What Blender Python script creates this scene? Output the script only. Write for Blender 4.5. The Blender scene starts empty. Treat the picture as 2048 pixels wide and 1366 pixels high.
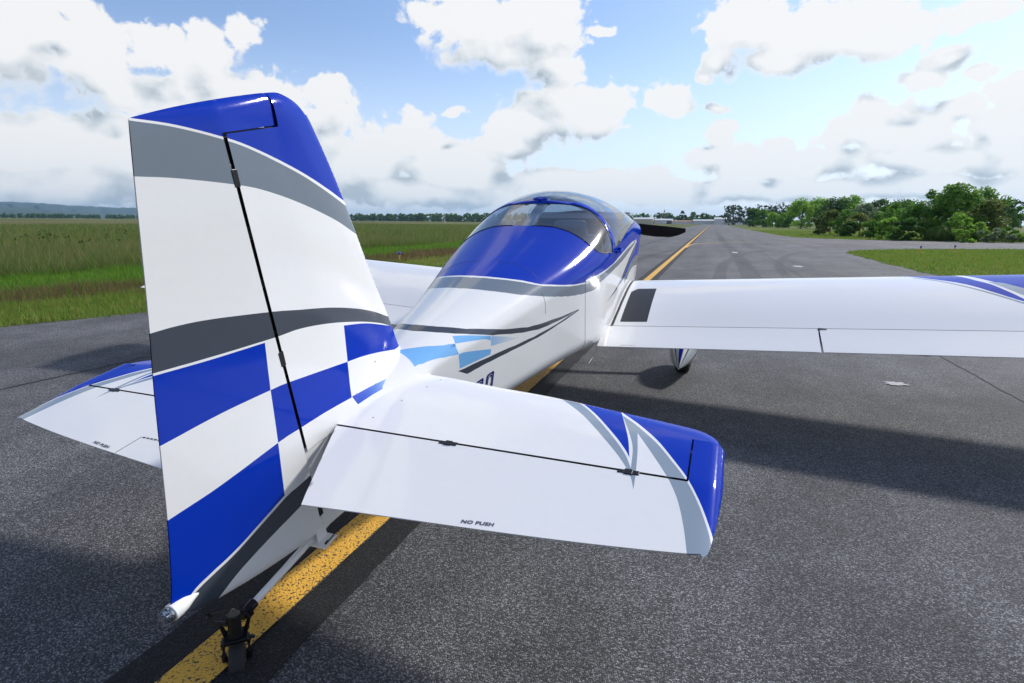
import bpy, bmesh, math, random
import numpy as np
from mathutils import Vector, Matrix
from mathutils.geometry import delaunay_2d_cdt

SC = bpy.context.scene
COL = SC.collection
# =====================================================================
# camera
CAM_C = (1.38696, 0.0, 1.35718)
CAM_R = ((0.94474489, -0.31900679, -0.07544382), (0.32770973, 0.92470432, 0.19372208), (0.00796457, -0.20774162, 0.97815131))
cd = bpy.data.cameras.new('camera')
cam = bpy.data.objects.new('camera', cd); COL.objects.link(cam)
cd.sensor_width = 36.0; cd.lens = 36.0*1131.492/2048.0
cd.clip_start = 0.05; cd.clip_end = 60000
m = Matrix.Identity(4)
for r in range(3):
    m[r][0] = CAM_R[r][0]; m[r][1] = CAM_R[r][2]; m[r][2] = -CAM_R[r][1]; m[r][3] = CAM_C[r]
cam.matrix_world = m
SC.camera = cam
# exposure and engine
SC.view_settings.view_transform = 'Standard'; SC.view_settings.look = 'None'
SC.view_settings.gamma = 1.0; SC.view_settings.use_curve_mapping = False
SC.view_settings.exposure = 0.25
SC.render.engine = 'CYCLES'
SC.cycles.use_denoising = True
SC.cycles.max_bounces = 8; SC.cycles.transparent_max_bounces = 12
SC.cycles.caustics_reflective = False; SC.cycles.caustics_refractive = False
# sun
SUN_AZ, SUN_EL = math.radians(36.0), math.radians(37.5)      # azimuth from +Y (down the taxiway) towards +X
sd = bpy.data.lights.new('sun', 'SUN'); sd.energy = 3.2; sd.angle = math.radians(4.5); sd.color = (1.0, 0.97, 0.92)
sun = bpy.data.objects.new('sun', sd); COL.objects.link(sun)
sun.rotation_euler = Vector((-math.sin(SUN_AZ)*math.cos(SUN_EL), -math.cos(SUN_AZ)*math.cos(SUN_EL), -math.sin(SUN_EL))).to_track_quat('-Z', 'Y').to_euler()
sun.location = (0, 0, 60)
# ---------------------------------------------------------------- world
class NT:
    """tiny helper to wire shader nodes"""
    def __init__(s, tree): s.t = tree; s.n = tree.nodes; s.l = tree.links
    def new(s, typ, **kw):
        nd = s.n.new(typ)
        for k, v in kw.items(): setattr(nd, k, v)
        return nd
    def put(s, sock, v):
        if v is None: return
        if isinstance(v, bpy.types.NodeSocket): s.l.new(v, sock)
        elif isinstance(v, bpy.types.Node): s.l.new(v.outputs[0], sock)
        else: sock.default_value = v
    def math(s, op, a, b=None, c=None, clamp=False):
        nd = s.new('ShaderNodeMath', operation=op, use_clamp=clamp)
        s.put(nd.inputs[0], a); s.put(nd.inputs[1], b); s.put(nd.inputs[2], c)
        return nd.outputs[0]
    def vm(s, op, a, b=None, c=None):
        nd = s.new('ShaderNodeVectorMath', operation=op)
        s.put(nd.inputs[0], a); s.put(nd.inputs[1], b); s.put(nd.inputs[2], c)
        return nd.outputs['Value'] if op in ('LENGTH', 'DOT_PRODUCT', 'DISTANCE') else nd.outputs[0]
    def noise(s, vec, scale, detail=2, rough=.5, dist=0.0, dims='3D'):
        nd = s.new('ShaderNodeTexNoise', noise_dimensions=dims)
        s.put(nd.inputs['Vector'], vec); nd.inputs['Scale'].default_value = scale
        nd.inputs['Detail'].default_value = detail; nd.inputs['Roughness'].default_value = rough
        nd.inputs['Distortion'].default_value = dist
        return nd
    def ramp(s, fac, stops, interp='LINEAR'):
        nd = s.new('ShaderNodeValToRGB'); cr = nd.color_ramp; cr.interpolation = interp
        while len(cr.elements) < len(stops): cr.elements.new(.5)
        for e, (p, c) in zip(cr.elements, stops):
            e.position = p; e.color = (c, c, c, 1) if isinstance(c, (int, float)) else (*c[:3], 1)
        s.put(nd.inputs[0], fac)
        return nd.outputs[0]
    def mix(s, fac, a, b, blend='MIX'):
        nd = s.new('ShaderNodeMix', data_type='RGBA', blend_type=blend)
        s.put(nd.inputs[0], fac)
        for sock, v in ((nd.inputs[6], a), (nd.inputs[7], b)):
            s.put(sock, (*v, 1) if isinstance(v, tuple) and len(v) == 3 else v)
        return nd.outputs[2]
    def sstep(s, x, lo, hi):
        nd = s.new('ShaderNodeMapRange', interpolation_type='SMOOTHSTEP')
        s.put(nd.inputs[0], x); s.put(nd.inputs[1], lo); s.put(nd.inputs[2], hi); s.put(nd.inputs[3], 0.0); s.put(nd.inputs[4], 1.0)
        return nd.outputs[0]

# cumulus clouds: azimuth, elevation, half width, half height (radians)
CLOUDS = [(-1.012,0.199,0.099,0.072), (-0.934,0.199,0.050,0.067), (-0.964,0.258,0.031,0.017), (-0.905,0.160,0.035,0.032), (-0.737,0.272,0.029,0.029), (-0.786,0.241,0.046,0.035), (-0.850,0.229,0.043,0.031), (-0.785,0.179,0.100,0.065), (-0.734,0.134,0.106,0.086), (-0.856,0.171,0.043,0.040), (-0.632,0.191,0.029,0.030), (-0.631,0.140,0.054,0.060), (-0.574,0.104,0.072,0.054), (-0.487,0.165,0.033,0.024), (-0.497,0.122,0.066,0.047), (-0.426,0.176,0.025,0.011), (-0.431,0.092,0.092,0.048), (-1.006,0.093,0.098,0.044), (-0.918,0.093,0.088,0.047), (-1.002,0.043,0.121,0.029), (-0.368,0.307,0.141,0.053), (-0.292,0.321,0.076,0.039), (-0.339,0.259,0.114,0.039), (-0.257,0.238,0.057,0.032), (-0.283,0.284,0.073,0.048), (-0.256,0.183,0.091,0.034), (-0.190,0.178,0.057,0.034), (-0.305,0.149,0.092,0.035), (-0.347,0.125,0.050,0.028), (-0.197,0.156,0.057,0.027), (-0.087,0.194,0.043,0.029), (-0.067,0.175,0.035,0.018), (-0.006,0.171,0.026,0.011), (-0.191,0.294,0.024,0.011), (0.031,0.285,0.077,0.045), (0.114,0.263,0.099,0.044), (0.063,0.236,0.090,0.025), (0.163,0.276,0.087,0.037), (0.235,0.265,0.080,0.028), (0.192,0.242,0.067,0.025), (-0.008,0.242,0.044,0.024), (0.309,0.267,0.062,0.022), (-0.029,0.223,0.019,0.013), (0.296,0.213,0.040,0.018), (0.261,0.197,0.039,0.016), (0.330,0.191,0.025,0.013), (0.001,0.132,0.025,0.022), (-0.012,0.106,0.038,0.023), (0.090,0.110,0.025,0.015), (0.049,0.093,0.066,0.021), (0.190,0.156,0.028,0.020), (0.181,0.127,0.044,0.025), (0.242,0.126,0.071,0.036), (0.310,0.152,0.040,0.025), (0.349,0.162,0.030,0.024), (0.350,0.120,0.045,0.037), (0.275,0.088,0.114,0.019), (0.152,0.093,0.059,0.019), (-0.244,0.069,0.135,0.020), (-0.136,0.061,0.049,0.018), (0.052,0.052,0.183,0.017), (0.308,0.050,0.132,0.017), (-0.474,0.047,0.134,0.020)]
def cloud_group():
    g = bpy.data.node_groups.new('cloud_field', 'ShaderNodeTree')
    g.interface.new_socket('AzEl', in_out='INPUT', socket_type='NodeSocketVector')
    g.interface.new_socket('Dir', in_out='INPUT', socket_type='NodeSocketVector')
    g.interface.new_socket('Density', in_out='OUTPUT', socket_type='NodeSocketFloat')
    g.interface.new_socket('Soft', in_out='OUTPUT', socket_type='NodeSocketFloat')
    k = NT(g); gi = k.new('NodeGroupInput'); go = k.new('NodeGroupOutput')
    ae, dr = gi.outputs[0], gi.outputs[1]
    warp = k.noise(ae, 7.0, 4, .55)
    w = k.vm('MULTIPLY_ADD', warp.outputs['Color'], (.085, .06, 0), (-.0425, -.03, 0))
    p = k.vm('ADD', ae, w)
    p = k.vm('MULTIPLY', p, (1, 1, 0))
    cur = None
    for (a, e, ra, re) in CLOUDS:
        q = k.vm('MULTIPLY_ADD', p, (1/ra, 1/re, 0), (-a/ra, -e/re, 0))
        ln = k.vm('LENGTH', q)
        cur = ln if cur is None else k.math('SMOOTH_MIN', cur, ln, .22)
    seen = k.math('SUBTRACT', 1.0, cur)
    # the rest of the sky carries the same kind of broken cumulus
    far = k.noise(dr, 3.6, 5, .55)
    gen = k.math('MULTIPLY_ADD', far.outputs[0], 7.0, -3.3)
    sepz = k.new('ShaderNodeSeparateXYZ'); k.put(sepz.inputs[0], dr)
    gen = k.math('SUBTRACT', gen, k.math('MULTIPLY', k.sstep(sepz.outputs[2], .50, .85), 1.3))
    sep = k.new('ShaderNodeSeparateXYZ'); k.put(sep.inputs[0], ae)
    outa = k.sstep(k.math('ABSOLUTE', k.math('ADD', sep.outputs[0], .335)), .72, .95)
    oute = k.sstep(sep.outputs[1], .34, .50)
    ou = k.math('MAXIMUM', outa, oute)
    base = k.math('ADD', k.math('MULTIPLY', seen, k.math('SUBTRACT', 1.0, ou)), k.math('MULTIPLY', gen, ou))
    # billows: big heads, smaller puffs on them, fine frayed edges
    b1 = k.noise(ae, 9.0, 3, .5)
    b2 = k.noise(k.vm('ADD', ae, k.vm('MULTIPLY', b1.outputs['Color'], (.06, .06, 0))), 30.0, 10, .62)
    b3 = k.new('ShaderNodeTexVoronoi', feature='SMOOTH_F1'); k.put(b3.inputs['Vector'], k.vm('ADD', ae, k.vm('MULTIPLY', b2.outputs['Color'], (.035, .035, 0)))); b3.inputs['Scale'].default_value = 46.0
    b3.inputs['Smoothness'].default_value = .35
    base = k.math('MINIMUM', base, .95)
    soft = k.math('ADD', base, k.math('MULTIPLY_ADD', b1.outputs[0], 1.3, -.66))
    det = k.math('ADD', k.math('MULTIPLY_ADD', b2.outputs[0], 1.5, -.76), k.math('MULTIPLY_ADD', b3.outputs['Distance'], -.42, .17))
    low = k.math('MULTIPLY_ADD', k.sstep(sep.outputs[1], .17, .015), .62, .07)
    d = k.math('ADD', k.math('ADD', soft, det), low)
    k.put(go.inputs[0], d); k.put(go.inputs[1], k.math('ADD', soft, low))
    return g

world = bpy.data.worlds.new('World'); SC.world = world; world.use_nodes = True
k = NT(world.node_tree); k.n.clear()
out = k.new('ShaderNodeOutputWorld')
tc = k.new('ShaderNodeTexCoord')
sky = k.new('ShaderNodeTexSky', sky_type='NISHITA'); sky.sun_disc = False
sky.sun_elevation = SUN_EL; sky.sun_rotation = SUN_AZ; sky.altitude = 200; sky.air_density = 1.0; sky.dust_density = 0.6; sky.ozone_density = 2.0
dirv = k.vm('NORMALIZE', tc.outputs['Generated'])
sx = k.new('ShaderNodeSeparateXYZ'); k.put(sx.inputs[0], dirv)
az = k.math('ARCTAN2', sx.outputs[0], sx.outputs[1]); el = k.math('ARCSINE', sx.outputs[2])
cx = k.new('ShaderNodeCombineXYZ'); k.put(cx.inputs[0], az); k.put(cx.inputs[1], el)
grp = cloud_group()
def field(ae, dr):
    nd = k.new('ShaderNodeGroup'); nd.node_tree = grp
    k.put(nd.inputs[0], ae); k.put(nd.inputs[1], dr)
    return nd.outputs[0], nd.outputs[1]
d0, s0 = field(cx.outputs[0], dirv)
d1, s1 = field(k.vm('ADD', cx.outputs[0], (.012, .055, 0)), k.vm('ADD', dirv, (0.0, 0.01, .055)))
gs = k.math('SUBTRACT', s1, s0); gd = k.math('SUBTRACT', d1, d0)
alpha = k.math('MULTIPLY', k.sstep(d0, -.05, k.math('MULTIPLY_ADD', k.sstep(gs, -.1, .4), .35, .20)), .98)
thick = k.sstep(d0, .10, .62)
nz = k.noise(k.vm('MULTIPLY', cx.outputs[0], (1, 1.9, 0)), 13.0, 7, .58)
val = k.math('ADD', k.math('MULTIPLY_ADD', gs, -1.0, .60), k.math('MULTIPLY', gd, -.34))
val = k.math('ADD', val, k.math('MULTIPLY_ADD', nz.outputs[0], 1.35, -.66), clamp=True)
val = k.math('ADD', k.math('MULTIPLY', val, thick), k.math('SUBTRACT', 1.0, thick))
ccol = k.ramp(val, [(0.0, (.44, .51, .575)), (.28, (.60, .665, .72)), (.54, (.79, .83, .865)), (.80, (.92, .94, .955)), (1.0, (1.0, 1.0, 1.0))])
# far low clouds take on the milky horizon air
milk = k.sstep(el, .20, .0)
ccol = k.mix(k.math('MULTIPLY', milk, .18), ccol, (.80, .87, .92))
skyc = k.new('ShaderNodeHueSaturation'); k.put(skyc.inputs['Color'], sky.outputs[0]); skyc.inputs['Saturation'].default_value = 0.98
skyv = k.vm('MULTIPLY', skyc.outputs[0], (.96, .97, 1.06))
skyv = k.mix(k.math('MULTIPLY', k.sstep(el, .30, .0), .75), skyv, (5.2, 5.75, 6.75))
bg1 = k.new('ShaderNodeBackground'); k.put(bg1.inputs[0], skyv); bg1.inputs[1].default_value = 0.135
bg2 = k.new('ShaderNodeBackground'); k.put(bg2.inputs[0], ccol); bg2.inputs[1].default_value = 0.80
mx = k.new('ShaderNodeMixShader'); k.put(mx.inputs[0], k.math('MULTIPLY', alpha, k.sstep(el, -.02, .0))); k.put(mx.inputs[1], bg1.outputs[0]); k.put(mx.inputs[2], bg2.outputs[0])
k.put(out.inputs[0], mx.outputs[0])
world.cycles.sampling_method = 'MANUAL'; world.cycles.sample_map_resolution = 512
# =====================================================================
# ---------------------------------------------------------------- helpers
def tag(o, label=None, cat=None, group=None, kind=None):
    if label: o['label'] = label
    if cat: o['category'] = cat
    if group: o['group'] = group
    if kind: o['kind'] = kind
    return o
def mesh_np(name, V, F, mats, mi=None, parent=None, smooth=False, off=None):
    """one mesh object from numpy arrays (F all triangles or all quads, or a list)"""
    V = np.asarray(V, np.float64)
    if off is not None: V = V - np.asarray(off)
    me = bpy.data.meshes.new(name)
    if isinstance(F, np.ndarray):
        n, kk = F.shape
        me.vertices.add(len(V)); me.vertices.foreach_set('co', V.astype(np.float32).ravel())
        me.loops.add(n*kk); me.loops.foreach_set('vertex_index', F.astype(np.int32).ravel())
        me.polygons.add(n); me.polygons.foreach_set('loop_start', np.arange(0, n*kk, kk, dtype=np.int32))
        me.polygons.foreach_set('loop_total', np.full(n, kk, np.int32))
    else:
        me.from_pydata([tuple(v) for v in V], [], F)
    for mt in (mats if isinstance(mats, (list, tuple)) else [mats]): me.materials.append(mt)
    if mi is not None: me.polygons.foreach_set('material_index', np.asarray(mi, np.int32))
    me.polygons.foreach_set('use_smooth', np.full(len(me.polygons), bool(smooth)))
    me.update(calc_edges=True); me.validate()
    o = bpy.data.objects.new(name, me); COL.objects.link(o)
    if parent is not None: o.parent = parent
    return o
def empty(name, loc, rot=None):
    o = bpy.data.objects.new(name, None); COL.objects.link(o); o.location = loc
    o.empty_display_size = .2
    if rot is not None: o.rotation_euler = rot
    return o
class MB:
    """collects simple shapes into one mesh"""
    def __init__(s): s.V = []; s.F = []
    def add(s, V, F):
        b = len(s.V); s.V += [tuple(v) for v in V]; s.F += [tuple(b + i for i in f) for f in F]
    def box(s, c, d, R=None):
        c = np.array(c, float); d = np.array(d, float)/2
        P = np.array([[x, y, z] for x in (-1, 1) for y in (-1, 1) for z in (-1, 1)])*d
        if R is not None: P = P @ np.array(R).T
        s.add(P + c, [(0,1,3,2),(4,6,7,5),(0,4,5,1),(2,3,7,6),(0,2,6,4),(1,5,7,3)])
    def tube(s, pts, rad, n=12, cap=True):
        pts = [np.array(p, float) for p in pts]
        if not isinstance(rad, (list, tuple)): rad = [rad]*len(pts)
        rings = []
        for i, p in enumerate(pts):
            t = pts[min(i+1, len(pts)-1)] - pts[max(i-1, 0)]; t /= np.linalg.norm(t)
            a = np.cross(t, [0, 0, 1] if abs(t[2]) < .9 else [0, 1, 0]); a /= np.linalg.norm(a); b = np.cross(t, a)
            rings.append([p + rad[i]*(math.cos(q)*a + math.sin(q)*b) for q in np.arange(n)*2*math.pi/n])
        V = [v for r in rings for v in r]; F = []
        for i in range(len(pts)-1):
            for j in range(n):
                F.append((i*n+j, i*n+(j+1) % n, (i+1)*n+(j+1) % n, (i+1)*n+j))
        if cap: F += [tuple(range(n))[::-1], tuple((len(pts)-1)*n + j for j in range(n))]
        s.add(V, F)
    def lathe(s, c, axis, prof, n=24):
        """prof: list of (distance along axis, radius)"""
        axis = np.array(axis, float); axis /= np.linalg.norm(axis)
        s.tube([np.array(c) + axis*d for d, r in prof], [max(r, 1e-4) for d, r in prof], n)
    def build(s, name, mat, parent=None, smooth=True, off=None, bevel=0):
        V = np.array(s.V, float)
        o = mesh_np(name, V, s.F, mat, parent=parent, smooth=smooth, off=off)
        if smooth:
            for p in o.data.polygons: p.use_smooth = len(p.vertices) <= 4
            try: o.data.set_sharp_from_angle(angle=math.radians(38))
            except Exception: pass
        if bevel:
            b = o.modifiers.new('bevel', 'BEVEL'); b.width = bevel; b.segments = 2; b.limit_method = 'ANGLE'
        return o
def material(name):
    mt = bpy.data.materials.new(name); mt.use_nodes = True
    k = NT(mt.node_tree); k.n.clear()
    o = k.new('ShaderNodeOutputMaterial'); b = k.new('ShaderNodeBsdfPrincipled'); k.l.new(b.outputs[0], o.inputs[0])
    return mt, k, b, o
def plain(name, col, rough=.5, metal=0.0, coat=0.0, var=.06, scale=12.0):
    mt, k, b, o = material(name)
    tc = k.new('ShaderNodeTexCoord')
    n = k.noise(tc.outputs['Object'], scale, 4)
    lo = tuple(c*(1 - var) for c in col); hi = tuple(min(1, c*(1 + var)) for c in col)
    k.put(b.inputs['Base Color'], k.mix(n.outputs[0], lo, hi))
    b.inputs['Roughness'].default_value = rough; b.inputs['Metallic'].default_value = metal
    b.inputs['Coat Weight'].default_value = coat; b.inputs['Coat Roughness'].default_value = .03
    return mt
def polymesh(name, poly, z, mat, kind='structure', sub=0):
    """flat sheet from an outline (CDT, so concave outlines are fine)"""
    P = [Vector((x, y)) for x, y in poly]
    v, e, f, *_ = delaunay_2d_cdt(P, [], [list(range(len(P)))], 1, 1e-6)
    V = np.array([(a[0], a[1], z) for a in v]); F = [tuple(q) for q in f]
    A = sum((V[q[1]][0]-V[q[0]][0])*(V[q[2]][1]-V[q[0]][1]) - (V[q[1]][1]-V[q[0]][1])*(V[q[2]][0]-V[q[0]][0]) for q in F)
    if A < 0: F = [q[::-1] for q in F]
    o = mesh_np(name, V, F, mat)
    if kind: o['kind'] = kind
    return o
def smooth_line(pts, n=6):
    P = np.array(pts, float); Q = np.vstack([2*P[0]-P[1], P, 2*P[-1]-P[-2]]); out = []
    for i in range(1, len(Q)-2):
        a, b, c, d = Q[i-1], Q[i], Q[i+1], Q[i+2]
        for t in np.arange(n)/n: out.append(.5*(2*b + (c-a)*t + (2*a-5*b+4*c-d)*t*t + (3*b-a-3*c+d)*t**3))
    out.append(P[-1]); return [tuple(o) for o in out]
rng = np.random.default_rng(7)

# ---------------------------------------------------------------- ground
def mat_asphalt(name, dark=1.0, warm=0.0):
    mt, k, b, o = material(name)
    geo = k.new('ShaderNodeNewGeometry'); P = geo.outputs['Position']
    big = k.noise(P, .35, 5, .6); mid = k.noise(P, 2.3, 4, .6)
    stretch = k.vm('MULTIPLY', P, (1.0, .06, 1.0)); lanes = k.noise(stretch, 1.1, 4, .55)
    st = k.new('ShaderNodeTexVoronoi'); k.put(st.inputs['Vector'], k.vm('ADD', P, k.vm('MULTIPLY', k.noise(P, 60, 2).outputs['Color'], (.006, .006, .006)))); st.inputs['Scale'].default_value = 200.0
    sc = k.new('ShaderNodeSeparateColor'); k.put(sc.inputs[0], st.outputs['Color'])
    stone = k.ramp(sc.outputs[0], [(0, .006), (.30, .018), (.50, .06), (.70, .14), (.88, .26), (1, .40)])
    # binder shows between the stones
    edge = k.sstep(st.outputs['Distance'], .45, .85)
    col = k.mix(edge, stone, (.018, .018, .019))
    fine = k.noise(P, 420, 2, .6)
    col = k.mix(.30, col, k.ramp(fine.outputs[0], [(.35, .004), (.65, .20)]), 'MIX')
    bl = k.ramp(big.outputs[0], [(.3, .70), (.7, 1.28)])
    ml = k.ramp(mid.outputs[0], [(.3, .80), (.7, 1.18)])
    ll = k.ramp(lanes.outputs[0], [(.32, .76), (.68, 1.18)])
    col = k.mix(1.0, col, bl, 'MULTIPLY'); col = k.mix(1.0, col, ml, 'MULTIPLY'); col = k.mix(1.0, col, ll, 'MULTIPLY')
    stain = k.noise(P, .9, 6, .68, .6)
    col = k.mix(1.0, col, k.ramp(stain.outputs[0], [(.30, 1.10), (.50, 1.0), (.60, .84), (.72, .66)]), 'MULTIPLY')
    col = k.mix(1.0, col, (1.0*dark, 1.0*dark, 1.035*dark), 'MULTIPLY')
    k.put(b.inputs['Base Color'], col)
    b.inputs['Roughness'].default_value = .78; b.inputs['Specular IOR Level'].default_value = .35
    bp = k.new('ShaderNodeBump'); bp.inputs['Strength'].default_value = .8; bp.inputs['Distance'].default_value = .006
    k.put(bp.inputs['Height'], k.math('ADD', k.math('MULTIPLY', st.outputs['Distance'], -.8), k.math('MULTIPLY', fine.outputs[0], .4)))
    k.put(b.inputs['Normal'], bp.outputs[0])
    return mt
def mat_field():
    """grass country: mown strips beside the pavement, rough meadow beyond"""
    mt, k, b, o = material('field_grass')
    geo = k.new('ShaderNodeNewGeometry'); P = geo.outputs['Position']
    sx = k.new('ShaderNodeSeparateXYZ'); k.put(sx.inputs[0], P)
    wob = k.noise(P, .16, 4, .6)
    X = k.math('ADD', sx.outputs[0], k.math('MULTIPLY_ADD', wob.outputs[0], 1.6, -.8))
    f = k.math('DIVIDE', X, -160.0)       # 0 at the taxiway, 1 at 160 m to its left
    left = k.ramp(f, [(.040, (0.115, 0.155, 0.030)), (.050, (0.115, 0.149, 0.030)), (.056, (0.142, 0.108, 0.051)), (.064, (0.128, 0.101, 0.046)), (.068, (0.081, 0.149, 0.020)), (.085, (0.068, 0.155, 0.016)), (.089, (0.081, 0.101, 0.030)), (.3, (0.111, 0.119, 0.049)), (.55, (0.135, 0.135, 0.061)), (1.0, (.13, .125, .05))])
    r1 = k.noise(P, .05, 5, .6)
    right = k.ramp(r1.outputs[0], [(.3, (.10, .14, .02)), (.55, (.125, .165, .026)), (.72, (.15, .165, .04))])
    col = k.mix(k.sstep(sx.outputs[0], -3, 3), left, right)
    dist = k.vm('LENGTH', P)
    patch = k.noise(P, .012, 4, .55)
    farc = k.ramp(patch.outputs[0], [(.35, (.06, .085, .025)), (.5, (.11, .12, .04)), (.62, (.20, .19, .07)), (.75, (.09, .11, .035))])
    col = k.mix(k.sstep(dist, 140, 420), col, farc)
    n1 = k.noise(P, 9, 5, .65); n2 = k.noise(P, 1.1, 4, .6)
    col = k.mix(1.0, col, k.ramp(n1.outputs[0], [(.25, .55), (.75, 1.4)]), 'MULTIPLY')
    col = k.mix(1.0, col, k.ramp(n2.outputs[0], [(.3, .75), (.7, 1.25)]), 'MULTIPLY')
    k.put(b.inputs['Base Color'], col); b.inputs['Roughness'].default_value = .9; b.inputs['Specular IOR Level'].default_value = .1
    bp = k.new('ShaderNodeBump'); bp.inputs['Strength'].default_value = .6; bp.inputs['Distance'].default_value = .12
    k.put(bp.inputs['Height'], n1.outputs[0]); k.put(b.inputs['Normal'], bp.outputs[0])
    return mt
M_ASPH = mat_asphalt('asphalt', 1.18); M_ASPH2 = mat_asphalt('asphalt_dark', .50); M_ASPH3 = mat_asphalt('asphalt_worn', 1.25)
M_SEAL = mat_asphalt('black_border_seal', .17); M_FIELD = mat_field()
gs = []
for rr in (0, 60, 150, 400, 1200, 4000, 14000, 30000): gs.append(rr)
nv = 72; V = [(0, 0, -.03)]; F = []
for r in gs[1:]:
    for j in range(nv): V.append((r*math.cos(2*math.pi*j/nv), r*math.sin(2*math.pi*j/nv), -.03))
for j in range(nv): F.append((0, 1 + j, 1 + (j+1) % nv))
for i in range(len(gs)-2):
    for j in range(nv): F.append((1+i*nv+j, 1+(i+1)*nv+j, 1+(i+1)*nv+(j+1) % nv, 1+i*nv+(j+1) % nv))
g = mesh_np('ground', V, F, M_FIELD); tag(g, 'wide green airfield meadow with mown strips beside the taxiway', kind='structure')
def ragged(pts, amp, step=.35, upto=70):
    """break a long border into short uneven steps near the camera"""
    out = []
    for (x0, y0), (x1, y1) in zip(pts[:-1], pts[1:]):
        L = math.hypot(x1-x0, y1-y0); n = max(1, int(L/step)) if (abs(y0) < upto and abs(x0) < upto) else 1
        for i in range(n):
            t = i/n; out.append((x0+(x1-x0)*t + rng.normal()*amp*(i > 0), y0+(y1-y0)*t + rng.normal()*amp*(i > 0)))
    out.append(pts[-1]); return out
LEFT_EDGE = [(-9.5,-14),(-8.4,-6),(-7.6,1),(-6.98,4.5),(-6.69,5.21),(-6.42,6.02),(-6.3,8),(-6.2,12),(-6.19,16),(-6.2,60),(-6.3,200),(-6.5,585)]
RIGHT_EDGE = [(9.5,-14),(7.7,0),(7.3,10),(7.27,18.8),(7.23,22.6),(7.39,27.6),(7.54,31.2),(8.1,33.4),(9.2,35.3),(11.4,37.1),(15,39.5),(22,43),(40,49),(90,64)]
UPPER = [(90,74),(45,60.5),(30,57.6),(22,57.2),(14.3,58.2),(10.84,61),(9.3,65.5),(8.83,75),(8.8,106),(9,250),(10,470),(22,540),(60,560),(60,640)]
taxi = ragged(LEFT_EDGE, .07)[:-1] + [(-6.5,585),(-60,588),(-60,640),(60,640)] + ragged(UPPER, .06)[::-1][1:-1] + ragged(RIGHT_EDGE, .05)[::-1]
polymesh('taxiway', taxi, 0.0, M_ASPH)
# a rim of bare soil and broken asphalt along the borders
def band(pts, w0, w1, z, name, mat):
    P = np.array(pts); T = np.gradient(P, axis=0); T /= np.linalg.norm(T, axis=1)[:, None]; N = np.stack([-T[:, 1], T[:, 0]], 1)
    A = P + N*w0; B = P + N*w1
    V = np.vstack([np.c_[A, np.full(len(A), z)], np.c_[B, np.full(len(B), z)]]); n = len(P)
    F = np.array([(i, i+1, n+i+1, n+i) for i in range(n-1)])
    a = V[F[0]]
    if np.cross(a[1]-a[0], a[2]-a[0])[2] < 0: F = F[:, ::-1]
    o = mesh_np(name, V, F, mat); o['kind'] = 'structure'; return o
M_SOIL = plain('bare_soil', (.045, .040, .028), .95, var=.5, scale=6)
band(ragged(LEFT_EDGE[:9], .05), -.05, .16, -.012, 'verge_soil', M_SOIL)
band(ragged(RIGHT_EDGE, .06), -.18, .05, -.012, 'verge_soil', M_SOIL)
# ---------------------------------------------------------------- painted markings and marks on the pavement
def mat_marking():
    mt, k, b, o = material('yellow_marking')
    geo = k.new('ShaderNodeNewGeometry'); P = geo.outputs['Position']
    st = k.new('ShaderNodeTexVoronoi'); k.put(st.inputs['Vector'], k.vm('ADD', P, k.vm('MULTIPLY', k.noise(P, 60, 2).outputs['Color'], (.02, .02, .006)))); st.inputs['Scale'].default_value = 120.0
    n = k.noise(P, 55, 4, .7); n2 = k.noise(P, 4, 3)
    gap = k.math('ADD', st.outputs['Distance'], k.math('MULTIPLY', n.outputs[0], .75))
    gap = k.math('ADD', gap, k.math('MULTIPLY', n2.outputs[0], .35))
    worn = k.sstep(gap, 1.17, 1.32)
    col = k.mix(n2.outputs[0], (.72, .37, .03), (.86, .48, .06))
    col = k.mix(k.math('MULTIPLY', worn, .92), col, (.03, .028, .024))
    k.put(b.inputs['Base Color'], col); b.inputs['Roughness'].default_value = .7
    bp = k.new('ShaderNodeBump'); bp.inputs['Strength'].default_value = .7; bp.inputs['Distance'].default_value = .004
    k.put(bp.inputs['Height'], k.math('MULTIPLY', gap, -1.0)); k.put(b.inputs['Normal'], bp.outputs[0])
    return mt
M_YEL = mat_marking()
def strip(name, pts, w, z, mat):
    return band(pts, -w/2, w/2, z, name, mat)
strip('centreline_marking', [(0, y) for y in (-14, -4, 2, 10, 40, 120, 300, 560)], .1524, .008, M_YEL)
for s in (-1, 1):
    band(ragged([(s*.152, y) for y in (-14, -4, 2, 10, 40, 120, 300, 560)], .004, .12), -.074, .074, .004, 'centreline_border', M_SEAL)
lead = smooth_line([(.06, 33), (.4, 39.4), (2.2, 43.5), (6.0, 46.5), (12, 48.6), (24, 52), (60, 62)])
strip('branch_marking', lead, .13, .006, M_YEL)
def crack(pts, w, name='asphalt_seam', mat=None):
    P = np.array(pts, float); n = int(np.linalg.norm(P[-1]-P[0])/.06)
    L = [(P[0]+(P[-1]-P[0])*i/n + np.array([rng.normal()*.006, 0])) for i in range(n+1)]
    P = np.array(L); ww = w*(.5 + rng.random(len(P)))
    T = P[-1]-P[0]; T /= np.linalg.norm(T); N = np.array([-T[1], T[0]])
    A = P + N*ww[:, None]/2; B = P - N*ww[:, None]/2; n = len(P)
    V = np.vstack([np.c_[A, np.full(n, .004)], np.c_[B, np.full(n, .004)]])
    F = np.array([(n+i, n+i+1, i+1, i) for i in range(n-1)])
    o = mesh_np(name, V, F, mat or M_CRACK); o['kind'] = 'structure'
M_CRACK = plain('crack_tar', (.016, .016, .017), .8, var=.4, scale=40)
crack([(3.70, 9.5), (3.83, 4.6)], .022); crack([(-3.95, 2.2), (-3.70, 6.8)], .020)
crack([(3.66, 60), (3.70, 9.5)], .03); crack([(-3.5, 50), (-3.70, 6.8)], .03)
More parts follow.
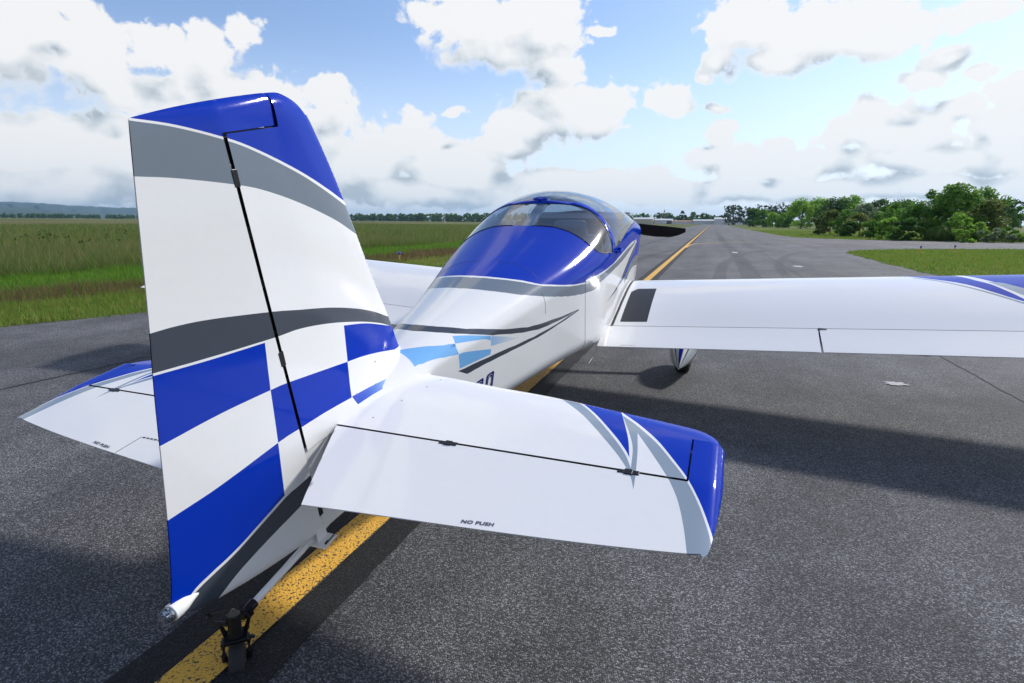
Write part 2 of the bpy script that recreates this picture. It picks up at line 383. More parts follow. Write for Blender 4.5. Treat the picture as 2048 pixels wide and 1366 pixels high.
def blot(c, r, name, mat, sx=1.0, sy=1.0, n=26, z=.006):
    a = np.arange(n)*2*math.pi/n; rr = r*(1 + .35*rng.normal(size=n)*.6)
    return polymesh(name, [(c[0]+sx*q*math.cos(t), c[1]+sy*q*math.sin(t)) for q, t in zip(np.abs(rr), a)], z, mat)
M_SPOT = plain('spilled_white_paint', (.42, .43, .43), .8, var=.3, scale=25)
blot((2.99, 5.57), .085, 'paint_blot', M_SPOT, 1.0, .8)
blot((3.62, 6.95), .05, 'paint_blot', M_SPOT, 1.5, .5); blot((4.1, 20.5), .16, 'paint_blot', M_SPOT, 1, 2.2); blot((2.5, 29), .2, 'paint_blot', M_SPOT, .8, 2.5)
# tyre marks sweeping from the main taxiway into the branch
M_RUB = mat_asphalt('asphalt_rubbered', .86)
for (a, w) in (([(1.6, 14), (2.0, 22), (3.4, 30), (6.5, 37), (12, 42.5), (24, 48)], .32), ([(3.2, 13), (3.6, 21), (5.0, 29), (8, 35.2), (13, 40), (24, 46)], .26), ([(-1.2, 12), (-1.0, 24), (.5, 34), (5, 42), (11, 46), (24, 50.5)], .3), ([(2.4, 10), (2.5, 30), (2.2, 60), (2.1, 140)], .5), ([(-2.6, 10), (-2.6, 30), (-2.4, 60), (-2.2, 140)], .5)):
    band(smooth_line(a), -w/2, w/2, .0025 + .0004*rng.random(), 'tyre_mark', M_RUB)
# ---------- aircraft shape functions (metres; x starboard, y forward, z up; level attitude) ----------
def tab(t):
    xs = np.array([a for a, b in t], float); ys = np.array([b for a, b in t], float)
    # monotone cubic (Fritsch-Carlson) through the table
    h = np.diff(xs); dl = np.diff(ys) / h; m = np.zeros(len(xs))
    m[0], m[-1] = dl[0], dl[-1]
    for i in range(1, len(xs) - 1):
        if dl[i-1] * dl[i] > 0:
            w1, w2 = 2*h[i] + h[i-1], h[i] + 2*h[i-1]
            m[i] = (w1 + w2) / (w1/dl[i-1] + w2/dl[i])
    def f(x):
        x = np.clip(np.asarray(x, float), xs[0], xs[-1])
        i = np.clip(np.searchsorted(xs, x, side='right') - 1, 0, len(xs) - 2)
        t = (x - xs[i]) / h[i]
        return ((2*t**3 - 3*t*t + 1)*ys[i] + (t**3 - 2*t*t + t)*h[i]*m[i]
                + (-2*t**3 + 3*t*t)*ys[i+1] + (t**3 - t*t)*h[i]*m[i+1])
    return f
F_half = tab([(-.16,.028),(0,.048),(.3,.115),(.6,.178),(1,.268),(1.5,.385),(2,.505),(2.4,.565),(2.8,.585),(3.3,.582),(3.7,.57),(4.0,.545),(4.4,.49),(4.8,.42),(5.1,.345),(5.3,.27)])
F_top = tab([(-.16,.0),(0,.03),(.3,.06),(.6,.092),(1,.130),(1.5,.182),(2,.243),(2.3,.295),(2.6,.365),(2.75,.400),(2.9,.410),(3.1,.390),(3.4,.305),(3.7,.175),(3.95,.065),(4.1,.025),(4.4,-.05),(4.8,-.12),(5.0,-.14),(5.2,-.20),(5.3,-.26)])
F_sh = tab([(-.16,-.03),(.5,-.02),(1.2,-.02),(2.2,.0),(2.6,.03),(3.2,.03),(3.6,-.03),(4.0,-.14),(4.4,-.20),(4.8,-.27),(5.3,-.36)])
F_bot = tab([(-.16,-.372),(.5,-.40),(1.2,-.45),(1.6,-.485),(1.9,-.52),(2.3,-.60),(2.7,-.645),(3.6,-.665),(4.4,-.68),(5.0,-.64),(5.3,-.54)])
F_n = tab([(-.16,2.0),(1,1.9),(2,2.0),(2.6,2.0),(3.4,1.9),(4.2,2.0),(5.3,2.0)])
F_tum = tab([(-.16,0),(1.4,0),(2.2,.012),(2.6,.036),(3.6,.042),(5.3,.03)])
U1, U2, U3 = .5, .84, .93
def fus(y, u):
    """point of the fuselage skin; u = 0 top centre, +-1 bottom centre"""
    y = np.asarray(y, float); u = np.asarray(u, float)
    s = np.sign(u); a = np.abs(u)
    h, zt, zs, zb, n = F_half(y), F_top(y), F_sh(y), F_bot(y), F_n(y)
    r = np.minimum(.10, h*.5); tb = F_tum(y)
    ph = np.clip(a/U1, 0, 1)*np.pi/2
    x1 = h*np.sin(ph)**(2/n); z1 = zs + (zt - zs)*np.maximum(np.cos(ph), 0)**(2/n)
    t2 = np.clip((a - U1)/(U2 - U1), 0, 1)
    z2 = zs + (zb + r - zs)*t2
    t3 = np.clip((a - U2)/(U3 - U2), 0, 1)*np.pi/2
    t4 = np.clip((a - U3)/(1 - U3), 0, 1)
    x = np.where(a <= U1, x1, np.where(a <= U2, h - tb*t2, np.where(a <= U3, h - tb - r + r*np.cos(t3), (h - tb - r)*(1 - t4))))
    z = np.where(a <= U1, z1, np.where(a <= U2, z2, np.where(a <= U3, zb + r - r*np.sin(t3), zb)))
    return s*x, y, z
# fin and rudder -------------------------------------------------
V_le = tab([(-.1,.60),(.02,.565),(.089,.54),(.193,.515),(.489,.417),(.778,.329),(1.0,.245),(1.056,.218),(1.1,.17),(1.128,.075)])
def hinge_y(z): return -.148 - .012*np.clip((np.asarray(z, float) + .1)/1.1, -.4, 1.1)
V_top = tab([(-.42,1.069),(-.3,1.089),(-.2,1.102),(-.05,1.117),(.049,1.124),(.09,1.125),(.14,1.112),(.18,1.09),(.21,1.06),(.30,.90)])
def fin_t(y, z):
    """half thickness of the fin, flared at the foot into the tail cone"""
    y = np.asarray(y, float); z = np.asarray(z, float)
    le = V_le(z); hy = hinge_y(z)
    c = np.clip((le - y)/(le - hy), 0, 1)
    q = 1 - np.clip(c/.72, 0, 1)
    tm = .043 - .013*np.clip(z, 0, 1.1)
    t = tm*np.sqrt(np.maximum(1 - q*q, 0))*(1 - .10*np.clip((c - .6)/.4, 0, 1))
    d = np.clip((V_top(y) - z)/.055, 0, 1)
    t = t*np.sqrt(np.maximum(1 - (1 - d)**2, 0))
    fl = np.maximum(F_half(y) + .004 - t, 0)*np.exp(-np.clip(z - .0, 0, 9)/.055)*np.clip((le - y)/.12, 0, 1)**.6
    return t + fl
R_te = tab([(-.30,-.72),(-.19,-.722),(-.131,-.70),(.465,-.555),(.567,-.529),(.938,-.444),(1.075,-.412)])
R_bot = tab([(-.74,-.175),(-.70,-.215),(-.638,-.25),(-.175,-.37),(-.14,-.375)])
def rud_t(y, z):
    y = np.asarray(y, float); z = np.asarray(z, float)
    hy = hinge_y(z) - .012; te = R_te(z)
    c = np.clip((y - te)/(hy - te), 0, 1.6)
    tm = .040 - .012*np.clip(z, 0, 1.1)
    t = .0018 + (tm - .0018)*np.clip(c, 0, 1)
    nose = np.clip((y - hy)/.21, 0, 1)
    t = t*(1 - .25*nose*nose)
    d = np.clip((V_top(y) - z)/.055, 0, 1)
    t = t*np.sqrt(np.maximum(1 - (1 - d)**2, 0))
    db = np.clip((z - R_bot(y))/.035, 0, 1)
    t = t*np.sqrt(np.maximum(1 - (1 - db)**2, 0))
    return t
# tailplane ------------------------------------------------------
H_le = tab([(.0,.535),(.1,.525),(.27,.51),(.517,.474),(.738,.448),(1.042,.392),(1.25,.35),(1.306,.335),(1.345,.31),(1.372,.275),(1.39,.20)])
def hs_t(x, y):
    x = np.asarray(x, float); y = np.asarray(y, float)
    le = H_le(x); c = np.clip((le - y)/le, 0, 1)
    q = 1 - np.clip(c/.65, 0, 1)
    t = .037*np.sqrt(np.maximum(1 - q*q, 0))*(1 - .12*np.clip((c - .6)/.4, 0, 1))
    d = np.clip((1.392 - x)/.05, 0, 1)
    return t*np.sqrt(np.maximum(1 - (1 - d)**2, 0))
HZ = -.033
def hs_z(x, y): return HZ + hs_t(x, y)
E_te = tab([(.0,-.40),(.198,-.381),(1.30,-.272),(1.345,-.262),(1.36,-.25)])
E_tez = tab([(.198,-.037),(1.36,-.026)])
E_tip = tab([(-.275,1.352),(-.26,1.362),(-.233,1.368),(-.1,1.383),(.03,1.391),(.225,1.391)])
def el_t(x, y):
    x = np.asarray(x, float); y = np.asarray(y, float)
    c = np.clip((y - E_te(x))/(-E_te(x)), 0, 1)
    t = .0016 + .0314*c
    nose = np.clip(y/.26, 0, 1)
    t = t + .003*nose
    d = np.clip((E_tip(y) - x)/.045, 0, 1)
    return t*np.sqrt(np.maximum(1 - (1 - d)**2, 0))
def el_mid(x, y):
    c = np.clip(-np.asarray(y, float)/(-E_te(x)), 0, 1)
    return HZ + (E_tez(x) - HZ)*c
def el_z(x, y): return el_mid(x, y) + el_t(x, y)
# wing -----------------------------------------------------------
WTE, WCH, DIH = 2.261, 1.42, .0617
W_up = tab([(0,-.600),(.004,-.585),(.012,-.570),(.03,-.549),(.06,-.530),(.12,-.509),(.2,-.497),(.32,-.4925),(.5,-.511),(.65,-.543),(.784,-.581),(1,-.623)])
W_lo = tab([(0,-.600),(.004,-.610),(.02,-.623),(.1,-.645),(.3,-.662),(.6,-.652),(1,-.627)])
def wing_z(x, y):
    return W_up((WTE + WCH - np.asarray(y, float))/WCH) + np.abs(x)*DIH
def wing_zl(x, y):
    return W_lo((WTE + WCH - np.asarray(y, float))/WCH) + np.abs(x)*DIH
# paint scheme outlines, in the coordinates of the panel they lie on
LIV = {
 'tail_white': [(-0.411,1.0703),(-0.394,1.0671),(-0.3763,1.0641),(-0.3585,1.061),(-0.3403,1.0575),(-0.3212,1.0536),(-0.3016,1.0489),(-0.2797,1.0431),(-0.2562,1.0364),(-0.2309,1.029),(-0.2057,1.0212),(-0.1812,1.0133),(-0.1568,1.0058),(-0.1363,0.999),(-0.1186,0.9927),(-0.1033,0.9865),(-0.0875,0.98),(-0.0715,0.9728),(-0.0523,0.9643),(-0.0312,0.9542),(-0.0071,0.9427),(0.0188,0.9301),(0.0454,0.9169),(0.0716,0.9037),(0.0962,0.891),(0.1183,0.8791),(0.1398,0.8672),(0.16,0.8556),(0.1798,0.8441),(0.1992,0.8326),(0.2178,0.8213),(0.2367,0.8101),(0.2544,0.7993),(0.271,0.7888),(0.2882,0.7782),(0.3069,0.7671),(0.3311,0.7549)],
 'tail_grey_top': [(-0.4139,1.0645),(-0.3963,1.0613),(-0.3787,1.0582),(-0.3608,1.055),(-0.3427,1.0515),(-0.3236,1.0475),(-0.304,1.0427),(-0.2821,1.0369),(-0.258,1.0301),(-0.2327,1.0226),(-0.2075,1.0146),(-0.183,1.0067),(-0.1593,0.9991),(-0.1388,0.9921),(-0.1212,0.9856),(-0.1052,0.9793),(-0.0902,0.9727),(-0.0735,0.9652),(-0.0551,0.9566),(-0.0333,0.9463),(-0.01,0.9346),(0.0159,0.9218),(0.0424,0.9084),(0.0686,0.895),(0.093,0.8821),(0.1151,0.8699),(0.1364,0.8578),(0.1557,0.8461),(0.1754,0.8343),(0.1948,0.8225),(0.2142,0.8105),(0.2333,0.7986),(0.2521,0.7867),(0.2706,0.7749),(0.2898,0.7628),(0.3097,0.7505),(0.3358,0.7368)],
 'tail_grey_bot': [(-0.4438,0.9399),(-0.4281,0.9374),(-0.4131,0.935),(-0.3974,0.9326),(-0.3806,0.9299),(-0.3629,0.9268),(-0.3429,0.9228),(-0.3188,0.9178),(-0.2922,0.9118),(-0.2625,0.9051),(-0.2327,0.8981),(-0.204,0.8912),(-0.1787,0.8848),(-0.1562,0.8792),(-0.1377,0.8744),(-0.1219,0.8699),(-0.1072,0.8653),(-0.0917,0.8601),(-0.0744,0.8536),(-0.0541,0.8459),(-0.0326,0.8372),(-0.0094,0.8275),(0.0139,0.8172),(0.038,0.8062),(0.0628,0.7946),(0.0891,0.782),(0.1173,0.7681),(0.1463,0.7534),(0.175,0.7383),(0.204,0.723),(0.2305,0.7083),(0.2545,0.6944),(0.2767,0.6808),(0.2968,0.6677),(0.3173,0.6543),(0.3386,0.6406),(0.3663,0.6251)],
 'g2_top': [(-0.5314,0.5665),(-0.5202,0.5656),(-0.5091,0.5648),(-0.4979,0.564),(-0.4865,0.5632),(-0.4741,0.562),(-0.461,0.5605),(-0.447,0.5587),(-0.4328,0.5568),(-0.4176,0.5545),(-0.4009,0.5517),(-0.3818,0.5481),(-0.3602,0.5438),(-0.3334,0.538),(-0.3005,0.5303),(-0.2647,0.5218),(-0.2279,0.5129),(-0.1923,0.5041),(-0.1614,0.4964),(-0.1335,0.4887),(-0.1118,0.4826),(-0.093,0.4771),(-0.0757,0.4719),(-0.0582,0.4666),(-0.0377,0.4605),(-0.0154,0.4542),(0.0079,0.4476),(0.0321,0.4408),(0.0569,0.4336),(0.0816,0.4262),(0.1058,0.4185),(0.1303,0.4102),(0.1539,0.4019),(0.178,0.3931),(0.2017,0.3841),(0.2251,0.3749),(0.2474,0.3659),(0.2692,0.3569),(0.2898,0.3479),(0.3093,0.3391),(0.3284,0.3301),(0.3474,0.3209),(0.367,0.3112),(0.3863,0.3011),(0.4045,0.2911),(0.4232,0.2805),(0.4418,0.2698),(0.4626,0.2581),(0.4873,0.245)],
 'g2_bot': [(-0.5542,0.4664),(-0.5295,0.4628),(-0.5042,0.4589),(-0.4784,0.4551),(-0.4511,0.4508),(-0.4229,0.4468),(-0.3926,0.4425),(-0.3586,0.4376),(-0.3212,0.4327),(-0.2817,0.4275),(-0.2423,0.4226),(-0.2047,0.4178),(-0.172,0.4138),(-0.1441,0.4099),(-0.1234,0.4078),(-0.1061,0.4061),(-0.0912,0.4047),(-0.076,0.403),(-0.0569,0.3998),(-0.035,0.3956),(-0.0121,0.3908),(0.0124,0.385),(0.037,0.3789),(0.0631,0.372),(0.089,0.3647),(0.1158,0.3567),(0.145,0.3474),(0.1749,0.3374),(0.2053,0.3268),(0.2345,0.3164),(0.2622,0.3063),(0.2877,0.2966),(0.3124,0.2868),(0.3359,0.277),(0.3574,0.2678),(0.3783,0.2584),(0.3989,0.2489),(0.4174,0.2399),(0.4343,0.2311),(0.4492,0.2228),(0.4646,0.214),(0.48,0.2052),(0.5009,0.1942)],
 'r0': [(-0.5549,0.4598),(-0.5302,0.456),(-0.5047,0.452),(-0.4781,0.4477),(-0.4512,0.4437),(-0.423,0.4392),(-0.395,0.4354),(-0.3652,0.4313),(-0.334,0.4274),(-0.3018,0.4235),(-0.2693,0.4194),(-0.2382,0.4157),(-0.2093,0.4121),(-0.1826,0.4086),(-0.1572,0.4051),(-0.1323,0.4011),(-0.1089,0.3973),(-0.0873,0.3939),(-0.0655,0.3899),(-0.045,0.3859),(-0.0263,0.3818),(-0.0089,0.3778),(0.0075,0.3739),(0.0246,0.3695),(0.0426,0.3647),(0.0617,0.3594),(0.0806,0.3539),(0.1003,0.3479),(0.1207,0.3416),(0.1412,0.3352),(0.1625,0.3285),(0.1847,0.3218),(0.2069,0.3153),(0.2293,0.3087),(0.2531,0.3013),(0.2777,0.2931),(0.3031,0.2839),(0.3299,0.2731),(0.3583,0.2609),(0.3881,0.2474),(0.4194,0.233),(0.4539,0.2172),(0.4936,0.1994)],
 'r1': [(-0.5971,0.2763),(-0.5691,0.2757),(-0.5398,0.2752),(-0.5099,0.2751),(-0.4793,0.2747),(-0.4483,0.2739),(-0.4173,0.2726),(-0.386,0.2711),(-0.353,0.2688),(-0.3196,0.2661),(-0.2878,0.2636),(-0.2584,0.2611),(-0.233,0.2589),(-0.2156,0.2576),(-0.2053,0.2567),(-0.1997,0.2567),(-0.1928,0.2557),(-0.1819,0.2542),(-0.1608,0.2507),(-0.1236,0.2431),(-0.075,0.2337),(-0.0183,0.2226),(0.0412,0.2109),(0.0972,0.1999),(0.1429,0.1905),(0.1738,0.1843),(0.1937,0.1803),(0.2058,0.1781),(0.2148,0.1762),(0.2232,0.1745),(0.2368,0.1712),(0.2541,0.167),(0.2722,0.1623),(0.2912,0.1572),(0.3102,0.1519),(0.3291,0.1466),(0.3478,0.1411),(0.3662,0.1355),(0.3837,0.13),(0.401,0.1244),(0.4184,0.1187),(0.4379,0.112),(0.4583,0.105)],
 'r2': [(-0.6503,0.071),(-0.6245,0.0702),(-0.5984,0.0695),(-0.5715,0.0686),(-0.5433,0.0677),(-0.5137,0.0671),(-0.4827,0.0674),(-0.4479,0.0686),(-0.4085,0.0702),(-0.3673,0.0725),(-0.326,0.0747),(-0.2878,0.0768),(-0.2557,0.0784),(-0.2314,0.0787),(-0.2148,0.0791),(-0.2021,0.0786),(-0.1918,0.0782),(-0.1805,0.0776),(-0.165,0.0767),(-0.1443,0.0747),(-0.1228,0.0731),(-0.1006,0.0718),(-0.0774,0.0702),(-0.0547,0.0692),(-0.0314,0.0676),(-0.0076,0.0655),(0.0158,0.0637),(0.04,0.0616),(0.0643,0.0596),(0.0895,0.0574),(0.1142,0.0558)],
 'r3': [(-0.2173,-0.106),(-0.2266,-0.1063),(-0.2341,-0.1056),(-0.2411,-0.1053),(-0.2497,-0.106),(-0.2635,-0.1073),(-0.2834,-0.1106),(-0.3112,-0.1168),(-0.3458,-0.1251),(-0.3838,-0.1339),(-0.4214,-0.1427),(-0.4556,-0.1508),(-0.4844,-0.1563),(-0.5084,-0.1595),(-0.529,-0.1621),(-0.5477,-0.1636),(-0.5648,-0.1643),(-0.5798,-0.1657),(-0.594,-0.167),(-0.6064,-0.1684),(-0.6173,-0.1692),(-0.6266,-0.1703),(-0.6349,-0.1718),(-0.6431,-0.1737),(-0.6511,-0.1768),(-0.6594,-0.1804),(-0.6666,-0.1857),(-0.6737,-0.1913),(-0.6807,-0.1969),(-0.6873,-0.2031),(-0.6937,-0.2097)],
 'g3_top': [(-0.1393,-0.1122),(-0.155,-0.1116),(-0.169,-0.1124),(-0.1824,-0.1136),(-0.1956,-0.1147),(-0.2086,-0.1155),(-0.2207,-0.1167),(-0.2303,-0.1172),(-0.2373,-0.1169),(-0.2441,-0.1166),(-0.253,-0.1167),(-0.266,-0.1183),(-0.2858,-0.1215),(-0.3137,-0.1276),(-0.3484,-0.1357),(-0.3865,-0.1444),(-0.4242,-0.1531),(-0.459,-0.1604),(-0.4875,-0.1664),(-0.5116,-0.1697),(-0.5326,-0.1725),(-0.552,-0.1736),(-0.5688,-0.175),(-0.5838,-0.1764),(-0.5976,-0.1776),(-0.6093,-0.1787),(-0.6187,-0.1797),(-0.6263,-0.1809),(-0.6333,-0.182),(-0.6403,-0.1834),(-0.6473,-0.186),(-0.6545,-0.1899),(-0.6611,-0.1948),(-0.6678,-0.2),(-0.6743,-0.2053),(-0.6806,-0.2112),(-0.6864,-0.2175)],
 'g3_bot': [(-0.1011,-0.1761),(-0.1243,-0.1787),(-0.1464,-0.1813),(-0.1694,-0.1826),(-0.1899,-0.1865),(-0.2115,-0.19),(-0.2345,-0.1931),(-0.2586,-0.1964),(-0.2837,-0.1998),(-0.3096,-0.2027),(-0.335,-0.2058),(-0.3596,-0.2093),(-0.3833,-0.2123),(-0.4056,-0.2161),(-0.428,-0.2192),(-0.4492,-0.2231),(-0.4699,-0.2268),(-0.49,-0.2303),(-0.5087,-0.2348),(-0.5274,-0.2396),(-0.5461,-0.2454),(-0.5634,-0.2522),(-0.5783,-0.2601),(-0.5874,-0.2724),(-0.5984,-0.2762),(-0.6058,-0.2782),(-0.6093,-0.2802),(-0.6108,-0.2814),(-0.6109,-0.2827),(-0.6114,-0.2834),(-0.6125,-0.2852)],
 'col1': [(-0.2093,0.4121),(-0.2132,0.3872),(-0.2168,0.3623),(-0.2213,0.3376),(-0.2248,0.3119),(-0.2287,0.2858),(-0.233,0.2589),(-0.2366,0.2305),(-0.24,0.2009),(-0.2439,0.1709),(-0.2476,0.1401),(-0.2518,0.1094),(-0.2557,0.0784),(-0.2601,0.0475),(-0.2649,0.0167),(-0.2695,-0.0147),(-0.274,-0.0465),(-0.2783,-0.0788),(-0.2834,-0.1106)],
 'col2': [(0.1625,0.3285),(0.1593,0.3064),(0.156,0.2843),(0.1524,0.2621),(0.1486,0.2399),(0.1454,0.2173),(0.1412,0.1948),(0.1369,0.1705),(0.1324,0.1443),(0.1263,0.1187),(0.1206,0.0945),(0.1155,0.0737),(0.111,0.058),(0.109,0.0476),(0.1091,0.0414),(0.1107,0.0381),(0.1129,0.0362),(0.1152,0.0342),(0.1167,0.0309)],
 'V_hull': [(0.0583,0.4407),(0.4449,0.1088)],
 'h_out': [(0.6762,0.5139),(0.6949,0.5023),(0.7131,0.4916),(0.7309,0.4815),(0.7488,0.4704),(0.7669,0.4582),(0.7913,0.4241),(0.8124,0.3991),(0.8321,0.3778),(0.8512,0.3578),(0.8699,0.3374),(0.8885,0.3166),(0.9069,0.2953),(0.9256,0.2718),(0.9446,0.247),(0.963,0.2226),(0.9808,0.1987),(0.9977,0.1756),(1.0131,0.1551),(1.0273,0.137),(1.0411,0.119),(1.0541,0.1017),(1.0663,0.0852),(1.0774,0.0696),(1.0876,0.054),(1.0966,0.0401),(1.1047,0.0271),(1.112,0.0141),(1.1186,0.002),(1.1244,-0.0092),(1.1296,-0.0197),(1.134,-0.0301),(1.1374,-0.0396),(1.1402,-0.0483),(1.1427,-0.0569),(1.1452,-0.0655),(1.1481,-0.0749)],
 'h_out2': [(1.1481,-0.0749),(1.1473,-0.0624),(1.1465,-0.0499),(1.1457,-0.0374),(1.1449,-0.0247),(1.1438,-0.0112),(1.1426,0.0034),(1.141,0.0199),(1.1391,0.0375),(1.1371,0.0561),(1.135,0.0747),(1.1327,0.0932),(1.1304,0.1115),(1.128,0.1286),(1.1254,0.1455),(1.1225,0.1631),(1.1196,0.1806),(1.1165,0.1998),(1.1134,0.2191)],
 'h_out3': [(1.1134,0.2191),(1.1231,0.2009),(1.1325,0.1844),(1.1418,0.1678),(1.1509,0.1513),(1.1597,0.1363),(1.1684,0.1212),(1.1771,0.106),(1.186,0.0907),(1.1947,0.0754),(1.203,0.0609),(1.2107,0.0473),(1.2178,0.034),(1.224,0.0226),(1.2296,0.0123),(1.2347,0.0022),(1.2396,-0.0079),(1.2442,-0.0167),(1.249,-0.0274),(1.2539,-0.0384),(1.2587,-0.0495),(1.2634,-0.0608),(1.268,-0.0731),(1.2724,-0.0856),(1.2767,-0.0992),(1.2808,-0.1132),(1.2848,-0.1276),(1.2886,-0.1429),(1.2922,-0.1584),(1.2957,-0.1732),(1.299,-0.1887),(1.3021,-0.2036),(1.3049,-0.2186),(1.3076,-0.2344),(1.3102,-0.2494),(1.3128,-0.2644),(1.3153,-0.2792)],
 'h_w1': [(0.7216,0.5121),(0.7392,0.5032),(0.7564,0.4952),(0.7735,0.4871),(0.7904,0.4787),(0.8072,0.4691),(0.8239,0.4582),(0.8399,0.4468),(0.8603,0.4168),(0.8788,0.3912),(0.8959,0.37),(0.9128,0.3491),(0.9304,0.3261),(0.9489,0.3015),(0.9682,0.2747),(0.9875,0.2473),(1.0059,0.2206),(1.0226,0.1964),(1.037,0.1756),(1.0496,0.1568),(1.0607,0.1405),(1.0705,0.1259),(1.0796,0.1113),(1.0878,0.0976),(1.0952,0.0848),(1.1016,0.0728),(1.1071,0.0609),(1.1118,0.0498),(1.1162,0.0388),(1.1205,0.0286),(1.1251,0.0176)],
 'h_w2': [(1.1251,0.0176),(1.1234,0.034),(1.1218,0.0514),(1.1203,0.0689),(1.1185,0.0862),(1.1164,0.1034),(1.1138,0.1193),(1.1108,0.1339),(1.1075,0.1472),(1.1037,0.1602),(1.0996,0.1732),(1.0947,0.1879),(1.0892,0.2046),(1.0828,0.2233),(1.0754,0.2438),(1.0672,0.2669),(1.0585,0.2909),(1.0492,0.3174),(1.0395,0.3471)],
 'h_w3': [(1.0395,0.3471),(1.0509,0.3328),(1.0617,0.3202),(1.0722,0.3084),(1.0828,0.2964),(1.0939,0.2834),(1.1055,0.2693),(1.1179,0.254),(1.1311,0.2375),(1.1444,0.2209),(1.1575,0.204),(1.1699,0.1878),(1.1814,0.1724),(1.1918,0.157),(1.2014,0.1431),(1.2104,0.1291),(1.2192,0.1151),(1.2279,0.1017),(1.2366,0.0874),(1.2454,0.0739),(1.2542,0.0604),(1.2628,0.0468),(1.2713,0.0323),(1.2795,0.0183),(1.2874,0.0032),(1.295,-0.0122),(1.3024,-0.0271),(1.3095,-0.043),(1.3164,-0.0582),(1.3229,-0.0743),(1.329,-0.0896),(1.3349,-0.1052),(1.3406,-0.1218),(1.346,-0.1369),(1.3509,-0.1519),(1.3553,-0.1648),(1.359,-0.1762),(1.3619,-0.186),(1.3641,-0.1943),(1.3658,-0.2015),(1.3672,-0.2083),(1.3687,-0.2145),(1.3704,-0.2209)],
 'h_b1': [(0.7465,0.5179),(0.7602,0.5097),(0.7737,0.5015),(0.787,0.4933),(0.8004,0.485),(0.8143,0.4756),(0.8288,0.465),(0.8441,0.4535),(0.8598,0.441),(0.882,0.4034),(0.9005,0.3799),(0.9184,0.3575),(0.9362,0.3346),(0.9546,0.3101),(0.9737,0.2833),(0.9927,0.2561),(1.0106,0.2303),(1.0267,0.2071),(1.0403,0.1875),(1.0518,0.1707),(1.0618,0.1557),(1.0702,0.1432),(1.0779,0.1309),(1.0845,0.1204),(1.0905,0.1108),(1.0956,0.1023),(1.0996,0.0948),(1.1028,0.0883),(1.1057,0.0819),(1.1085,0.0763),(1.1117,0.0698)],
 'h_b2': [(1.1117,0.0698),(1.1084,0.0859),(1.1051,0.1029),(1.1018,0.1199),(1.0982,0.1377),(1.0942,0.1556),(1.0892,0.176),(1.083,0.1992),(1.0755,0.2244),(1.0672,0.2522),(1.0587,0.2805),(1.0507,0.3073),(1.0439,0.3307),(1.0392,0.3472),(1.0358,0.3593),(1.0336,0.3667),(1.0319,0.3721),(1.0301,0.3783),(1.0246,0.4042)],
 'h_b3': [(1.0246,0.4042),(1.0423,0.364),(1.0556,0.3473),(1.0684,0.3321),(1.0809,0.3177),(1.0935,0.303),(1.1062,0.288),(1.1192,0.2719),(1.1325,0.2548),(1.1457,0.2382),(1.1585,0.2223),(1.1709,0.2054),(1.1826,0.1891),(1.1936,0.1727),(1.204,0.156),(1.214,0.14),(1.2236,0.1247),(1.233,0.1093),(1.2421,0.0947),(1.2511,0.0802),(1.26,0.0657),(1.2685,0.052),(1.2768,0.0381),(1.285,0.0233),(1.2929,0.0081),(1.3006,-0.0083),(1.3082,-0.0242),(1.3156,-0.0403),(1.3226,-0.0565),(1.3293,-0.0719),(1.3355,-0.0881),(1.3415,-0.1037),(1.3472,-0.1197),(1.3527,-0.135),(1.3576,-0.1492),(1.362,-0.162),(1.3657,-0.1725),(1.3685,-0.1812),(1.3707,-0.1884),(1.3723,-0.1935),(1.3737,-0.1976),(1.375,-0.2038),(1.3766,-0.2111)],
 'nopush': [(0.7107,-0.3241),(0.7933,-0.3138),(0.7064,-0.308)],
 'eh': [(0.5132,0.0042),(1.1207,-0.006)],
 'strip_e': [(-0.0183,0.2),(0.0176,0.3686),(0.0591,0.5727),(0.0797,0.5513),(0.078,0.3769),(0.0435,0.1508)],
 'trim': [(0.6705,-0.3368),(0.6597,-0.2406),(0.5673,-0.237)],
 'nopushL': [(0.8134,-0.3169),(0.7434,-0.3123),(0.8279,-0.2986)],
 'walk': [(0.6108,2.6261),(0.8136,2.6295),(0.8043,3.2258),(0.6511,3.2243),(0.6049,3.1491)],
 'w_hinge': [(0.5542,2.563),(1.9556,2.5673),(3.0416,2.5643)],
 'w_gap': [(1.9556,2.5673),(1.9496,2.2635)],
 'w_root': [(0.5351,2.2632),(0.5542,2.563),(0.5623,2.8831),(0.5601,3.3119)],
 'w_seal': [(0.5542,2.563),(0.5515,3.5203)],
 'w_g': [(2.6492,3.4458),(2.6703,3.4258),(2.692,3.4085),(2.7139,3.3928),(2.7355,3.378),(2.7561,3.3614),(2.7754,3.343),(2.7936,3.3238),(2.8108,3.3037),(2.8273,3.2835),(2.8432,3.2625),(2.8589,3.2414),(2.8748,3.2211),(2.8905,3.2007),(2.9063,3.1811),(2.9222,3.1622),(2.9379,3.1434),(2.9533,3.1244),(2.9688,3.1063),(2.9841,3.0881),(2.9989,3.069),(3.0139,3.0507),(3.0285,3.0324),(3.0429,3.0141),(3.0573,2.9967),(3.0711,2.9785),(3.0845,2.9603),(3.0984,2.9439),(3.1117,2.9266),(3.1255,2.911),(3.1391,2.8954)],
